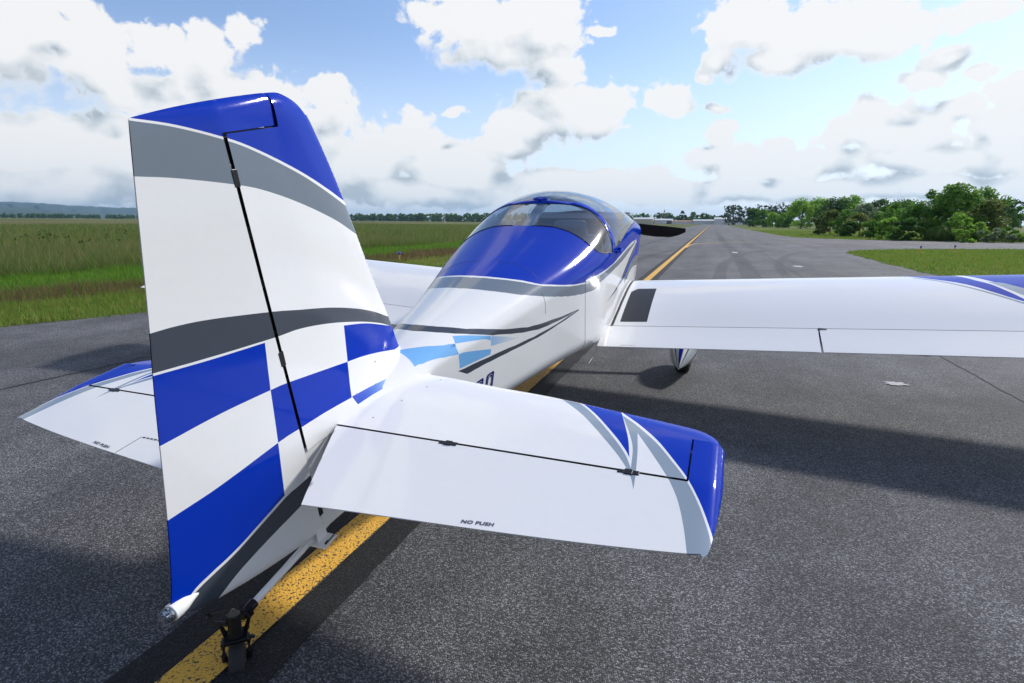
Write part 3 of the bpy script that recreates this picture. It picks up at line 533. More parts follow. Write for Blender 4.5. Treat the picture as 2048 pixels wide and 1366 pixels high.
 'w_b1a': [(2.7171,3.4388),(2.7378,3.4196),(2.7592,3.4029),(2.7807,3.388),(2.8015,3.3721),(2.8218,3.3563),(2.841,3.3395),(2.8591,3.3221),(2.8765,3.3047),(2.8933,3.2873),(2.9095,3.269),(2.9252,3.2497),(2.9402,3.2284),(2.9552,3.2069),(2.9698,3.1843),(2.9841,3.1616),(2.9981,3.1388),(3.0125,3.1177),(3.0267,3.0967),(3.0416,3.0762),(3.057,3.0554),(3.0722,3.0345),(3.0863,3.0141),(3.0996,2.9969),(3.1108,2.9817),(3.1197,2.9695),(3.1269,2.9601),(3.1333,2.9531),(3.1388,2.9465),(3.1443,2.9399),(3.1505,2.933)],
 'w_b1b': [(3.0123,3.3469),(3.022,3.3294),(3.0316,3.3128),(3.0411,3.2963),(3.0506,3.2796),(3.0595,3.2601),(3.0684,3.2393),(3.0768,3.2145),(3.0854,3.1883),(3.0944,3.1628),(3.1032,3.1372),(3.1121,3.1134),(3.1204,3.0909),(3.1284,3.0705),(3.1357,3.0504),(3.1429,3.0312),(3.1494,3.0113),(3.1565,2.993),(3.1633,2.9739)],
 'w_g2b': [(3.0657,3.3127),(3.0739,3.2851),(3.0824,3.2594),(3.091,3.2345),(3.0998,3.2105),(3.1091,3.1871),(3.1188,3.1644),(3.1285,3.1406),(3.1387,3.1173),(3.149,3.094),(3.1591,3.0706),(3.1694,3.048),(3.1797,3.0265)],
 'w_b2a': [(3.1036,3.2934),(3.1109,3.2888),(3.118,3.2863),(3.1252,3.2837),(3.1324,3.2791),(3.1406,3.273),(3.1495,3.2625),(3.1595,3.2474),(3.1705,3.2287),(3.1823,3.2085),(3.1945,3.188),(3.2072,3.1692),(3.2197,3.1525)],
 'nostep': [(0.679,2.2636),(0.7559,2.2676)],
 'f_w': [(1.4419,-0.204),(1.3923,-0.136),(1.3675,-0.082),(1.3526,-0.038),(1.3526,0.01),(1.3576,0.05),(1.3675,0.088),(1.3774,0.122),(1.3972,0.16),(1.4171,0.192),(1.4369,0.224),(1.4617,0.256),(1.4815,0.284),(1.5063,0.314),(1.5361,0.338),(1.5658,0.366),(1.6055,0.388),(1.6452,0.412),(1.6898,0.434),(1.7344,0.456),(1.7791,0.478),(1.8287,0.496),(1.8783,0.508),(1.9278,0.516),(1.9675,0.524),(2.0022,0.528),(2.0121,0.532),(2.0121,0.528),(1.9973,0.526),(1.9923,0.522),(2.0022,0.52),(2.032,0.522),(2.0717,0.526),(2.1212,0.532),(2.1758,0.534),(2.2303,0.538),(2.2849,0.54),(2.3543,0.544),(2.4237,0.55),(2.4981,0.554),(2.5676,0.556),(2.6172,0.558),(2.6618,0.558),(2.7015,0.558),(2.7411,0.558),(2.7907,0.56),(2.8502,0.56),(2.9147,0.562),(2.9792,0.562),(3.0436,0.564),(3.1031,0.566),(3.1676,0.568),(3.2222,0.572),(3.2817,0.572),(3.3362,0.572),(3.3957,0.57)],
 'f_b': [(1.4716,-0.21),(1.4171,-0.144),(1.3923,-0.09),(1.3823,-0.044),(1.3774,0),(1.3774,0.04),(1.3873,0.078),(1.3972,0.114),(1.4121,0.148),(1.4319,0.184),(1.4518,0.214),(1.4766,0.246),(1.4964,0.276),(1.5212,0.308),(1.546,0.336),(1.5758,0.356),(1.6154,0.378),(1.6551,0.402),(1.6948,0.424),(1.7394,0.446),(1.784,0.464),(1.8287,0.484),(1.8783,0.5),(1.9278,0.508),(1.9675,0.516),(2.0022,0.52),(2.0121,0.522),(2.0121,0.52),(1.9973,0.516),(1.9923,0.512),(2.0022,0.512),(2.032,0.514),(2.0717,0.518),(2.1262,0.522),(2.1808,0.526),(2.2303,0.528),(2.2799,0.532),(2.3394,0.536),(2.399,0.542),(2.4634,0.546),(2.5229,0.55),(2.5725,0.552),(2.6172,0.55),(2.6519,0.55),(2.6915,0.548),(2.7312,0.548),(2.7858,0.548),(2.8453,0.55),(2.9097,0.55),(2.9692,0.552),(3.0288,0.552),(3.0783,0.554),(3.1279,0.556),(3.1726,0.556),(3.2222,0.558),(3.2668,0.558)],
 'f_g': [(1.2782,-0.194),(1.2435,-0.14),(1.2237,-0.096),(1.2088,-0.056),(1.2038,-0.018),(1.1989,0.022),(1.2038,0.06),(1.2137,0.1),(1.2237,0.134),(1.2385,0.168),(1.2584,0.2),(1.2732,0.224),(1.2931,0.25),(1.308,0.27),(1.3278,0.294),(1.3526,0.32),(1.3774,0.338),(1.4071,0.364),(1.4419,0.388),(1.4766,0.412),(1.5113,0.436),(1.546,0.456),(1.5807,0.474),(1.6105,0.492),(1.6452,0.504),(1.6799,0.516),(1.7196,0.524),(1.7543,0.536),(1.7989,0.544),(1.8386,0.554),(1.8832,0.56),(1.9278,0.57),(1.9824,0.576),(2.0419,0.582),(2.0915,0.588),(2.1361,0.59),(2.1708,0.588),(2.1907,0.586),(2.2006,0.582),(2.2155,0.578),(2.2353,0.574),(2.2551,0.574),(2.2799,0.574),(2.3047,0.576),(2.3394,0.576),(2.3841,0.578),(2.4485,0.582),(2.5328,0.584),(2.6221,0.584),(2.7163,0.586),(2.8155,0.588),(2.8998,0.592),(2.9692,0.592),(3.0337,0.594),(3.0982,0.594),(3.1626,0.594),(3.2321,0.594),(3.2916,0.592),(3.3561,0.588),(3.4205,0.584),(3.4899,0.576)],
 'f_leaf1': [(2.8106,0.666),(2.8849,0.668),(2.9692,0.672),(3.0535,0.674),(3.1329,0.678),(3.2023,0.678),(3.2569,0.676),(3.2916,0.668),(3.3164,0.662),(3.3511,0.656),(3.4056,0.654),(3.485,0.656),(3.599,0.66),(3.7329,0.666),(3.9115,0.678),(3.9958,0.684),(4.0156,0.688),(4.0305,0.692),(4.0305,0.698),(4.0305,0.704),(4.0255,0.71),(4.0106,0.712),(3.971,0.714),(3.8668,0.708),(3.7329,0.702),(3.6437,0.7),(3.5643,0.698),(3.485,0.696),(3.4106,0.696),(3.3511,0.696),(3.2916,0.698),(3.247,0.7),(3.2073,0.704),(3.1726,0.708),(3.1379,0.712),(3.1031,0.716)],
 'sw1t': [(0.7972,-0.2),(0.7525,-0.084),(0.7476,0.002),(0.7525,0.072),(0.7674,0.13),(0.7922,0.186),(0.822,0.242),(0.8567,0.298),(0.9063,0.346),(0.9608,0.4),(1.0203,0.452),(1.0798,0.502),(1.1443,0.524),(1.2038,0.542),(1.2584,0.558),(1.3129,0.576),(1.3724,0.586),(1.422,0.596),(1.4716,0.604),(1.5262,0.61),(1.5807,0.616),(1.6353,0.624),(1.6948,0.63),(1.7592,0.634),(1.8237,0.638),(1.8931,0.644)],
 'sw1b': [(0.7129,-0.162),(0.6881,-0.046),(0.6881,0.044),(0.703,0.112),(0.7228,0.172),(0.7525,0.228),(0.7823,0.278),(0.817,0.32),(0.8567,0.368),(0.9013,0.414),(0.946,0.458),(0.9906,0.502),(1.0352,0.516),(1.0749,0.53),(1.1146,0.544),(1.1542,0.558),(1.2038,0.572),(1.2534,0.588),(1.308,0.6),(1.3625,0.612),(1.4121,0.624),(1.4667,0.63),(1.5212,0.636),(1.5758,0.638),(1.6253,0.642),(1.6749,0.644),(1.7196,0.644),(1.7592,0.646),(1.7989,0.644),(1.8386,0.644),(1.8783,0.646)],
 'sw2t': [(1.8931,0.644),(1.8237,0.646),(1.7592,0.648),(1.6948,0.652),(1.6353,0.654),(1.5758,0.656),(1.5212,0.656),(1.4716,0.654),(1.4171,0.652),(1.3625,0.652),(1.308,0.646),(1.2485,0.642),(1.184,0.638),(1.1245,0.63),(1.06,0.624),(1.0005,0.618),(0.936,0.614),(0.8765,0.606),(0.817,0.6),(0.7575,0.596),(0.703,0.588)],
 'sw2b': [(1.8931,0.65),(1.7989,0.656),(1.7146,0.662),(1.6353,0.664),(1.5609,0.668),(1.4815,0.67),(1.4071,0.67),(1.3377,0.666),(1.2683,0.664),(1.2038,0.66),(1.1443,0.656),(1.0947,0.654),(1.0451,0.65),(1.0055,0.648),(0.9608,0.646),(0.9261,0.642),(0.8914,0.64),(0.8567,0.64),(0.8269,0.638),(0.7972,0.638),(0.7674,0.636)],
 'ckA': [(0.4996,0.024),(0.5145,0.07),(0.5343,0.11),(0.5542,0.146),(0.579,0.182),(0.6038,0.216),(0.6236,0.246),(0.6484,0.278),(0.6732,0.308),(0.703,0.328),(0.7327,0.358)],
 'ckA2': [(0.7228,0.488),(0.6881,0.466),(0.6583,0.442),(0.6286,0.424),(0.6038,0.398),(0.579,0.38),(0.5542,0.364),(0.5294,0.352),(0.5046,0.344),(0.4848,0.322),(0.46,0.318)],
 'ckcol': [(0.7575,0.282),(0.7525,0.306),(0.7426,0.318),(0.7377,0.338),(0.7327,0.36),(0.7278,0.384),(0.7228,0.408),(0.7228,0.422),(0.7228,0.44),(0.7228,0.46),(0.7228,0.488),(0.7228,0.51),(0.7178,0.53),(0.7178,0.546),(0.7178,0.562),(0.7178,0.58)],
 'ckB': [(0.7575,0.282),(0.9757,0.498),(0.9757,0.528),(0.7327,0.358)],
 'ckC': [(0.7228,0.488),(0.9707,0.576),(0.9608,0.604),(0.7178,0.58)],
 'ckD': [(0.9807,0.502),(1.2286,0.61),(0.9707,0.558)],
 'seam1': [(1.9824,0.536),(2.027,0.886)],
 'seam2': [(1.4914,0.414),(1.5014,0.55)],
 'seamtop': [(1.7047,-0.224),(1.6551,-0.168),(1.6303,-0.122),(1.6204,-0.084),(1.6105,-0.05),(1.6105,-0.016),(1.6105,0.014),(1.6105,0.044),(1.6154,0.072),(1.6154,0.096),(1.6204,0.12),(1.6204,0.142),(1.6204,0.162),(1.6154,0.18),(1.6105,0.198),(1.6055,0.216),(1.6005,0.234),(1.5956,0.25),(1.5857,0.264),(1.5758,0.284),(1.5559,0.31),(1.5311,0.338),(1.5014,0.378),(1.4815,0.424),(1.4766,0.484),(1.4865,0.532)],
 'rw_b': [(2.2254,0.018),(2.2254,0.036),(2.2303,0.054),(2.2353,0.07),(2.2452,0.086),(2.2502,0.1),(2.2551,0.114),(2.2601,0.124),(2.2651,0.136),(2.2651,0.146),(2.2651,0.156),(2.2651,0.168),(2.2651,0.182),(2.2651,0.196),(2.2651,0.21),(2.2601,0.224),(2.2601,0.24),(2.2551,0.256),(2.2551,0.274),(2.2502,0.29),(2.2502,0.308),(2.2502,0.324),(2.2502,0.338),(2.2551,0.354),(2.2601,0.372),(2.27,0.388),(2.2849,0.4),(2.2998,0.412),(2.3196,0.422),(2.3394,0.432),(2.3642,0.444)],
 'rw_t': [(2.6072,0.006),(2.6072,0.03),(2.6122,0.052),(2.6221,0.076),(2.632,0.096),(2.6419,0.118),(2.6519,0.136),(2.6568,0.154),(2.6667,0.172),(2.6717,0.19),(2.6717,0.206),(2.6717,0.226),(2.6618,0.242),(2.6519,0.26),(2.637,0.276),(2.6271,0.292),(2.6172,0.308),(2.6072,0.322),(2.5973,0.336),(2.5874,0.352),(2.5775,0.366),(2.5676,0.382),(2.5576,0.394),(2.5477,0.408),(2.5378,0.42),(2.5328,0.432),(2.5279,0.442),(2.5229,0.452),(2.518,0.462),(2.513,0.472),(2.513,0.484)],
 'bow_t': [(2.6618,0.014),(2.6568,0.034),(2.6618,0.054),(2.6667,0.074),(2.6717,0.092),(2.6816,0.11),(2.6915,0.126),(2.7015,0.14),(2.7163,0.154),(2.7263,0.168),(2.7263,0.182),(2.7263,0.202),(2.7213,0.22),(2.7163,0.242),(2.7064,0.26),(2.7015,0.278),(2.6915,0.292),(2.6816,0.308),(2.6717,0.318),(2.6568,0.332),(2.6469,0.346),(2.637,0.36),(2.632,0.374),(2.6271,0.388),(2.6221,0.402),(2.6122,0.418),(2.6072,0.43),(2.5973,0.444),(2.5874,0.456),(2.5824,0.468),(2.5824,0.482)],
 'cg_b': [(2.5824,0.478),(2.6172,0.478),(2.6469,0.478),(2.6816,0.478),(2.7213,0.478),(2.756,0.478),(2.8056,0.474),(2.8601,0.472),(2.9147,0.468),(2.9643,0.464),(3.0089,0.46),(3.0387,0.456),(3.0585,0.454),(3.0783,0.45),(3.0932,0.446),(3.1081,0.444)],
 'nn': [(0.8864,0.728),(0.9807,0.77),(0.9509,0.704),(0.8567,0.698)],
 'strip_eF': [(0.1139,0.058),(0.214,0.0501),(0.292,0.0426),(0.3685,0.0326),(0.4936,0.0094),(0.4743,0.0045),(0.3399,0.0173),(0.2072,0.0221),(0.1235,0.0206)],
 'arrow': [(2.4932,0.724),(2.5428,0.716),(2.5874,0.71),(2.632,0.704),(2.6767,0.698),(2.7213,0.692),(2.756,0.688),(2.7808,0.684),(2.8056,0.68),(2.8354,0.678),(2.88,0.676),(2.9296,0.676),(2.999,0.676),(3.0684,0.678),(3.1527,0.682),(3.247,0.684),(3.361,0.686),(3.5197,0.686),(3.7032,0.688),(3.9462,0.69),(4.0206,0.686),(4.0404,0.684),(4.0454,0.688),(4.0503,0.694),(4.0454,0.704),(4.0305,0.712),(4.0057,0.718),(3.8817,0.718),(3.6734,0.71),(3.5247,0.704),(3.4156,0.702),(3.3313,0.702),(3.2519,0.704),(3.1874,0.704),(3.118,0.706),(3.0585,0.706),(3.004,0.706),(2.9544,0.706),(2.9048,0.706),(2.8552,0.708),(2.8106,0.708)],
 'hgR': [(-0.1541,0.9004),(-0.1584,0.3345),(-0.1575,-0.2674)]}
# =====================================================================
# the aircraft
A_O = np.array((0.0830391, 1.6548187, 0.6201306))
A_R = np.array(((0.99955324, 0.02919881, -0.00638341), (-0.02988299, 0.9803876, -0.19480024), (0.00057028, 0.19490397, 0.98082216)))
BASE = np.array((0.0, -.60, -.515))            # foot of the tailwheel, in aircraft axes
def paint(name, col, rough=.35, spec=.0, wav=1.0, coat=1.0):
    mt, k, b, o = material(name)
    tc = k.new('ShaderNodeTexCoord')
    n = k.noise(tc.outputs['Object'], 2.2, 3, .5); d = k.noise(tc.outputs['Object'], 35, 5, .6)
    lo = tuple(c*.97 for c in col); hi = tuple(min(1, c*1.02) for c in col)
    k.put(b.inputs['Base Color'], k.mix(d.outputs[0], lo, hi))
    b.inputs['Roughness'].default_value = rough; b.inputs['Specular IOR Level'].default_value = spec
    b.inputs['Coat Weight'].default_value = coat; b.inputs['Coat Roughness'].default_value = .095; b.inputs['Coat IOR'].default_value = 1.5
    bp = k.new('ShaderNodeBump'); bp.inputs['Strength'].default_value = .10*wav; bp.inputs['Distance'].default_value = .02
    k.put(bp.inputs['Height'], n.outputs[0])
    k.put(b.inputs['Normal'], bp.outputs[0]); k.put(b.inputs['Coat Normal'], bp.outputs[0])
    return mt
P_WHITE = paint('white_paint', (.86, .85, .83)); P_BLUE = paint('blue_paint', (.0006, .032, .42), coat=.62)
P_GREY = paint('grey_paint', (.17, .205, .245)); P_DARK = paint('charcoal_paint', (.060, .070, .088))
P_SILV = paint('silver_paint', (.40, .45, .50)); P_SKYB = paint('light_blue_paint', (.20, .47, .82))
def fade_paint(name, a, b_, y0, y1):
    mt, k, b, o = material(name)
    tc = k.new('ShaderNodeTexCoord'); s = k.new('ShaderNodeSeparateXYZ'); k.put(s.inputs[0], tc.outputs['Object'])
    k.put(b.inputs['Base Color'], k.mix(k.sstep(s.outputs[1], y0, y1), a, b_))
    b.inputs['Roughness'].default_value = .22; b.inputs['Coat Weight'].default_value = 1; b.inputs['Coat Roughness'].default_value = .02
    return mt
# object coordinates start at the tailwheel, so y is offset by .60
P_FADE1 = fade_paint('blue_fade_paint', (.01, .05, .50), (.28, .55, .86), .72, 1.05)
P_FADE2 = fade_paint('pale_fade_paint', (.24, .50, .82), (.86, .85, .83), 1.50, 1.85)
P_BLK = plain('black_seal_and_gap_shade', (.012, .012, .013), .5)  # rubber seals, and the black that stands in for darkness inside hinge gaps
P_LOT = [P_WHITE, P_BLUE, P_GREY, P_DARK, P_SILV, P_SKYB, P_FADE1, P_FADE2, P_BLK]
WHITE, BLUE, GREY, DARK, SILV, SKYB, FADE1, FADE2, BLK = range(9)
plane = empty('light_aircraft', tuple(A_O + A_R @ BASE))
pm = Matrix.Identity(4)
for r in range(3):
    for c in range(3): pm[r][c] = A_R[r][c]
    pm[r][3] = float((A_O + A_R @ BASE)[r])
plane.matrix_world = pm
tag(plane, 'white tailwheel aircraft with blue chequered tail parked on the taxiway', 'aircraft')

def inside(P, poly):
    poly = np.asarray(poly, float); x, y = P[:, 0], P[:, 1]; r = np.zeros(len(P), bool)
    j = len(poly) - 1
    for i in range(len(poly)):
        xi, yi = poly[i]; xj, yj = poly[j]
        if yi != yj:
            c = ((yi > y) != (yj > y)) & (x < (xj - xi)*(y - yi)/(yj - yi) + xi)
            r ^= c
        j = i
    return r
def dens(poly, st):
    out = []
    n = len(poly)
    for i in range(n):
        a = np.array(poly[i], float); b = np.array(poly[(i+1) % n], float)
        m_ = max(1, int(np.ceil(np.linalg.norm(b - a)/st)))
        for t in range(m_): out.append(tuple(a + (b - a)*t/m_))
    return out
def patch(outline, regions, grid, step=.03, lines=()):
    """2-D triangulation of a panel: outline, painted regions (painter's order) and extra shape points.
    returns points, triangles, paint index"""
    ol = dens(outline, step)
    V = []; E = []
    def ring(p, closed=True):
        b = len(V); V.extend(p); n = len(p)
        E.extend((b+i, b+(i+1) % n) for i in range(n if closed else n-1))
    ring(ol)
    for poly, _ in regions: ring(dens(poly, step))
    for l in lines: ring(list(l), False)
    G = np.array([g for g in grid], float)
    if len(G):
        G = G[inside(G, ol)]
        S = np.array(V, float); keep = np.ones(len(G), bool)
        for i in range(0, len(G), 500):
            d = ((G[i:i+500, None, :] - S[None])**2).sum(-1).min(1); keep[i:i+500] = d > (.12*step)**2
        V.extend(map(tuple, G[keep]))
    v, e, f, *_ = delaunay_2d_cdt([Vector(p) for p in V], E, [], 0, 1e-6)
    P = np.array([tuple(q) for q in v]); T = np.array([tuple(q) for q in f if len(q) == 3])
    c = P[T].mean(1); ar = np.abs((P[T[:,1],0]-P[T[:,0],0])*(P[T[:,2],1]-P[T[:,0],1]) - (P[T[:,1],1]-P[T[:,0],1])*(P[T[:,2],0]-P[T[:,0],0]))
    ok = inside(c, ol) & (ar > 1e-10); T = T[ok]; c = c[ok]
    mi = np.zeros(len(T), int)
    for poly, k_ in regions: mi[inside(c, poly)] = k_
    return P, T, mi
def shells(name, parts, parent, mats=None, off=BASE, smooth=True, merge=2e-5):
    """parts: list of (V3, T, mi); welds coincident vertices and makes one object"""
    mats = mats or P_LOT
    Vs = []; Ts = []; Ms = []; b = 0
    for V, T, mi in parts:
        Vs.append(V); Ts.append(T + b); Ms.append(mi); b += len(V)
    V = np.vstack(Vs); T = np.vstack(Ts); M = np.concatenate(Ms)
    key = np.round(V/merge).astype(np.int64); _, idx, inv_ = np.unique(key, axis=0, return_index=True, return_inverse=True)
    V = V[idx]; T = inv_.ravel()[T]
    us_, T_ = np.unique(T, return_inverse=True); V = V[us_]; T = T_.reshape(-1, 3)
    ok = (T[:, 0] != T[:, 1]) & (T[:, 1] != T[:, 2]) & (T[:, 0] != T[:, 2]); T = T[ok]; M = M[ok]
    used = sorted(set(M.tolist())); mp = np.zeros(max(used)+1, int)
    for i, u in enumerate(used): mp[u] = i
    return mesh_np(name, V, T, [mats[u] for u in used], mp[M], parent, smooth, off)
def orient(V, T, want):
    """flip triangles so that their normals agree with the direction field want(centre)"""
    a = V[T]; n = np.cross(a[:, 1]-a[:, 0], a[:, 2]-a[:, 0]); w = want(a.mean(1))
    fl = (n*w).sum(1) < 0; T = T.copy(); T[fl] = T[fl][:, ::-1]
    return T
L = {kk: [tuple(p) for p in v] for kk, v in LIV.items()}
# ------------------------------------------------ fin and rudder
def above(curve, top=1.5, x0=-1.2, x1=1.2):
    c = list(curve)
    (ya, za), (yb, zb) = c[0], c[1]; (yc, zc), (yd, zd) = c[-2], c[-1]
    return [(x0, za + (zb-za)/(yb-ya)*(x0-ya)*.6)] + c + [(x1, zd + (zd-zc)/(yd-yc)*(x1-yd)*.5), (x1, top), (x0, top)]
def between(a, b): return list(a) + list(b)[::-1]
def cut(c, lo=None, hi=None):
    o = [p for p in c if (lo is None or p[0] >= lo) and (hi is None or p[0] <= hi)]
    f = lambda y: (y, float(np.interp(y, *np.array(sorted(c)).T)))
    if lo is not None: o = [f(lo)] + [p for p in sorted(o) if p[0] > lo + 1e-4]
    if hi is not None: o = [p for p in sorted(o) if p[0] < hi - 1e-4] + [f(hi)]
    return o
ext = lambda c, x0=-.9, x1=.9: above(c, 0, x0, x1)[:-2]
up = lambda c: sorted(c)
r0, r1, r2, r3 = (ext(up(L[q])) for q in ('r0', 'r1', 'r2', 'r3'))
fy = lambda c, y: float(np.interp(y, [p[0] for p in c], [p[1] for p in c]))
c1 = L['col1']; c2 = L['col2']
def col_at(c, z):
    cc = sorted([(p[1], p[0]) for p in c]); return float(np.interp(z, [p[0] for p in cc], [p[1] for p in cc]))
def cell(top, bot, lc, rc):
    """check between two row curves and two column curves (None = open)"""
    ys = np.linspace(-.85, .75, 130)
    lz = lambda c, y, d: True if c is None else None
    T_ = [(y, fy(top, y)) for y in ys]; B_ = [(y, fy(bot, y)) for y in ys]
    def clip(row):
        o = []
        for y, z in row:
            if lc is not None and y < col_at(lc, z): continue
            if rc is not None and y > col_at(rc, z): continue
            o.append((y, z))
        def edge(c, first):
            lo_, hi_ = -.85, .75
            for _ in range(40):
                mid = (lo_+hi_)/2; z = float(np.interp(mid, [p[0] for p in row], [p[1] for p in row]))
                if mid < col_at(c, z): lo_ = mid
                else: hi_ = mid
            return (lo_, float(np.interp(lo_, [p[0] for p in row], [p[1] for p in row])))
        if lc is not None: o = [edge(lc, True)] + o
        if rc is not None: o = o + [edge(rc, False)]
        return o
    a, b = clip(T_), clip(B_)
    side_r = [] if rc is None else [(col_at(rc, z), z) for z in np.linspace(a[-1][1], b[-1][1], 8)[1:-1]]
    side_l = [] if lc is None else [(col_at(lc, z), z) for z in np.linspace(b[0][1], a[0][1], 8)[1:-1]]
    return a + side_r + b[::-1] + side_l
tail_regions = [
    (above(L['tail_grey_bot']), GREY), (above(L['tail_grey_top']), WHITE), (above(L['tail_white']), BLUE),
    (between(ext(up(L['g2_top'])), ext(up(L['g2_bot']))), DARK),
    (cell(r0, r1, None, c1), BLUE), (cell(r1, r2, c1, c2), BLUE), (cell(r0, r1, c2, None), BLUE),
    (cell(r2, r3, None, c1), BLUE),
    (between(ext(up(L['g3_top'])), ext(up(L['g3_bot']))), DARK),
    (L['strip_eF'], FADE1)]
# the thin white line between the topmost blue and the grey is the gap between the two curves above
zs = np.linspace(1.018, -.02, 60)
top_y = np.linspace(.052, .212, 16)
fin_ol = [(float(hinge_y(z)), z) for z in np.linspace(-.02, 1.018, 40)] + [(.045, 1.0265), (.0485, 1.1235)] + [(y, float(V_top(y)) - .0002) for y in top_y] + [(float(V_le(z)), z) for z in np.linspace(1.055, -.02, 50)]
def gridy(y0, y1, z0, z1, s): return [(y, z) for y in np.arange(y0, y1, s) for z in np.arange(z0, z1, s)]
gf = gridy(-.2, .6, -.03, 1.13, .022) + [(float(V_le(z)) - d, z) for z in np.linspace(-.02, 1.06, 60) for d in (.0008, .003, .007, .013, .022, .034)] + [(y, float(V_top(y)) - d) for y in np.linspace(.057, .215, 22) for d in (.0008, .003, .007, .013, .022, .034)]
P2, T, mi = patch(fin_ol, tail_regions, gf, .022)
t = fin_t(P2[:, 0], P2[:, 1])
prt = []
for s in (1, -1):
    V = np.c_[s*t, P2[:, 0], P2[:, 1]]
    prt.append((V, orient(V, T, lambda c, s=s: np.tile([s, 0, 0], (len(c), 1))), mi))
fin = shells('fin', prt, plane)
rz = np.linspace(-.355, 1.028, 60)
rud_ol = ([(float(hinge_y(z)) - .0145, z) for z in np.linspace(-.372, 1.022, 45)] + [(.040, 1.031), (.045, 1.1225)]
          + [(y, float(V_top(y)) - .0002) for y in np.linspace(.03, -.40, 30)] + [(float(R_te(z)), z) for z in np.linspace(1.069, -.175, 40)]
          + [(-.73, -.185)] + [(y, float(R_bot(y)) + .0002) for y in np.linspace(-.715, -.175, 24)])
gr = gridy(-.75, .05, -.38, 1.13, .024) + [(y, float(V_top(y)) - d) for y in np.linspace(-.40, .04, 40) for d in (.0008, .003, .007, .013, .022, .034)] + [(y, float(R_bot(y)) + d) for y in np.linspace(-.715, -.175, 40) for d in (.0008, .003, .007, .013, .022)]
P2, T, mi = patch(rud_ol, tail_regions, gr, .022)
t = rud_t(P2[:, 0], P2[:, 1])
prt = []
for s in (1, -1):
    V = np.c_[s*t, P2[:, 0], P2[:, 1]]
    prt.append((V, orient(V, T, lambda c, s=s: np.tile([s, 0, 0], (len(c), 1))), mi))
rudder = shells('rudder', prt, plane)
mb = MB()
for z0, z1 in zip(np.linspace(-.36, .92, 9), np.linspace(-.20, 1.02, 9)):
    hy = float(hinge_y((z0+z1)/2)); mb.box((0, hy - .008, (z0+z1)/2), (.052 - .02*max(0, z0), .045, z1 - z0 + .004))
mb.box((0, -.055, 1.0215), (.036, .19, .012)); mb.box((0, .046, 1.07), (.02, .012, .08))
mb.build('gap_shade_spar', P_BLK, plane, smooth=False, off=BASE)  # spar made black to paint in the darkness of the rudder gap
M_DKMET = plain('black_oxide_steel', (.02, .02, .022), .35, .6)
for (y, z) in ((-.163, .900), (-.158, .335), (-.152, -.267)):
    mb = MB(); tk = 2*float(fin_t(float(hinge_y(z)) + .001, z)) + .004
    mb.box((.0, y - .003, z), (tk, .022, .050)); mb.box((.0, y - .011, z + .030), (tk - .004, .010, .018)); mb.box((.0, y - .011, z - .032), (tk - .004, .012, .020))
    mb.build('rudder_hinge', M_DKMET, plane, smooth=False, off=BASE, bevel=.002)
# tail light on the foot of the rudder
tl = MB(); tl.lathe((0, -.66, -.192), (0, -1, .10), [(-.03, .006), (.0, .014), (.02, .021), (.045, .0245), (.060, .0250), (.062, .023)], 24)
holder = tl.build('tail_light', P_WHITE, rudder, off=BASE)
def glassy(name, tint, rough=.0, refl=1.0, ior=1.5):
    mt, k, b, o = material(name)
    k.n.remove(b)
    tr = k.new('ShaderNodeBsdfTransparent'); tr.inputs[0].default_value = (*tint, 1)
    gl = k.new('ShaderNodeBsdfGlossy'); gl.inputs['Roughness'].default_value = rough; gl.inputs[0].default_value = (refl, refl, refl, 1)
    ge_ = k.new('ShaderNodeNewGeometry'); c_ = k.math('ABSOLUTE', k.vm('DOT_PRODUCT', ge_.outputs['Normal'], ge_.outputs['Incoming']))
    f0 = ((ior - 1)/(ior + 1))**2
    fr_ = k.math('MULTIPLY_ADD', k.math('POWER', k.math('SUBTRACT', 1.0, c_, clamp=True), 5.0), 1 - f0, f0)
    mxn = k.new('ShaderNodeMixShader')
    tc = k.new('ShaderNodeTexCoord'); n = k.noise(tc.outputs['Object'], 3, 2)
    bp = k.new('ShaderNodeBump'); bp.inputs['Strength'].default_value = .04; k.put(bp.inputs['Height'], n.outputs[0]); k.put(gl.inputs['Normal'], bp.outputs[0])
    k.put(mxn.inputs[0], fr_); k.put(mxn.inputs[1], tr.outputs[0]); k.put(mxn.inputs[2], gl.outputs[0]); k.put(o.inputs[0], mxn.outputs[0])
    return mt
M_LENS = glassy('clear_lens', (.86, .87, .88), .02)
tl = MB(); tl.lathe((0, -.722, -.1858), (0, -1, .10), [(0, .0225), (.012, .0222), (.022, .0195), (.030, .013), (.034, .005), (.0345, .0)], 24)
lens = tl.build('lens', M_LENS, rudder, off=BASE)
M_CHR = plain('bright_reflector', (.85, .85, .86), .08, 1.0)
tl = MB(); tl.lathe((0, -.722, -.1858), (0, -1, .10), [(0, .020), (.004, .020), (.006, .008), (.016, .008), (.018, .0)], 16)
for a in np.arange(6)*math.pi/3: tl.box((.013*math.cos(a), -.733, -.1850 + .013*math.sin(a)), (.006, .008, .006))
tl.build('lamp', M_CHR, rudder, off=BASE)
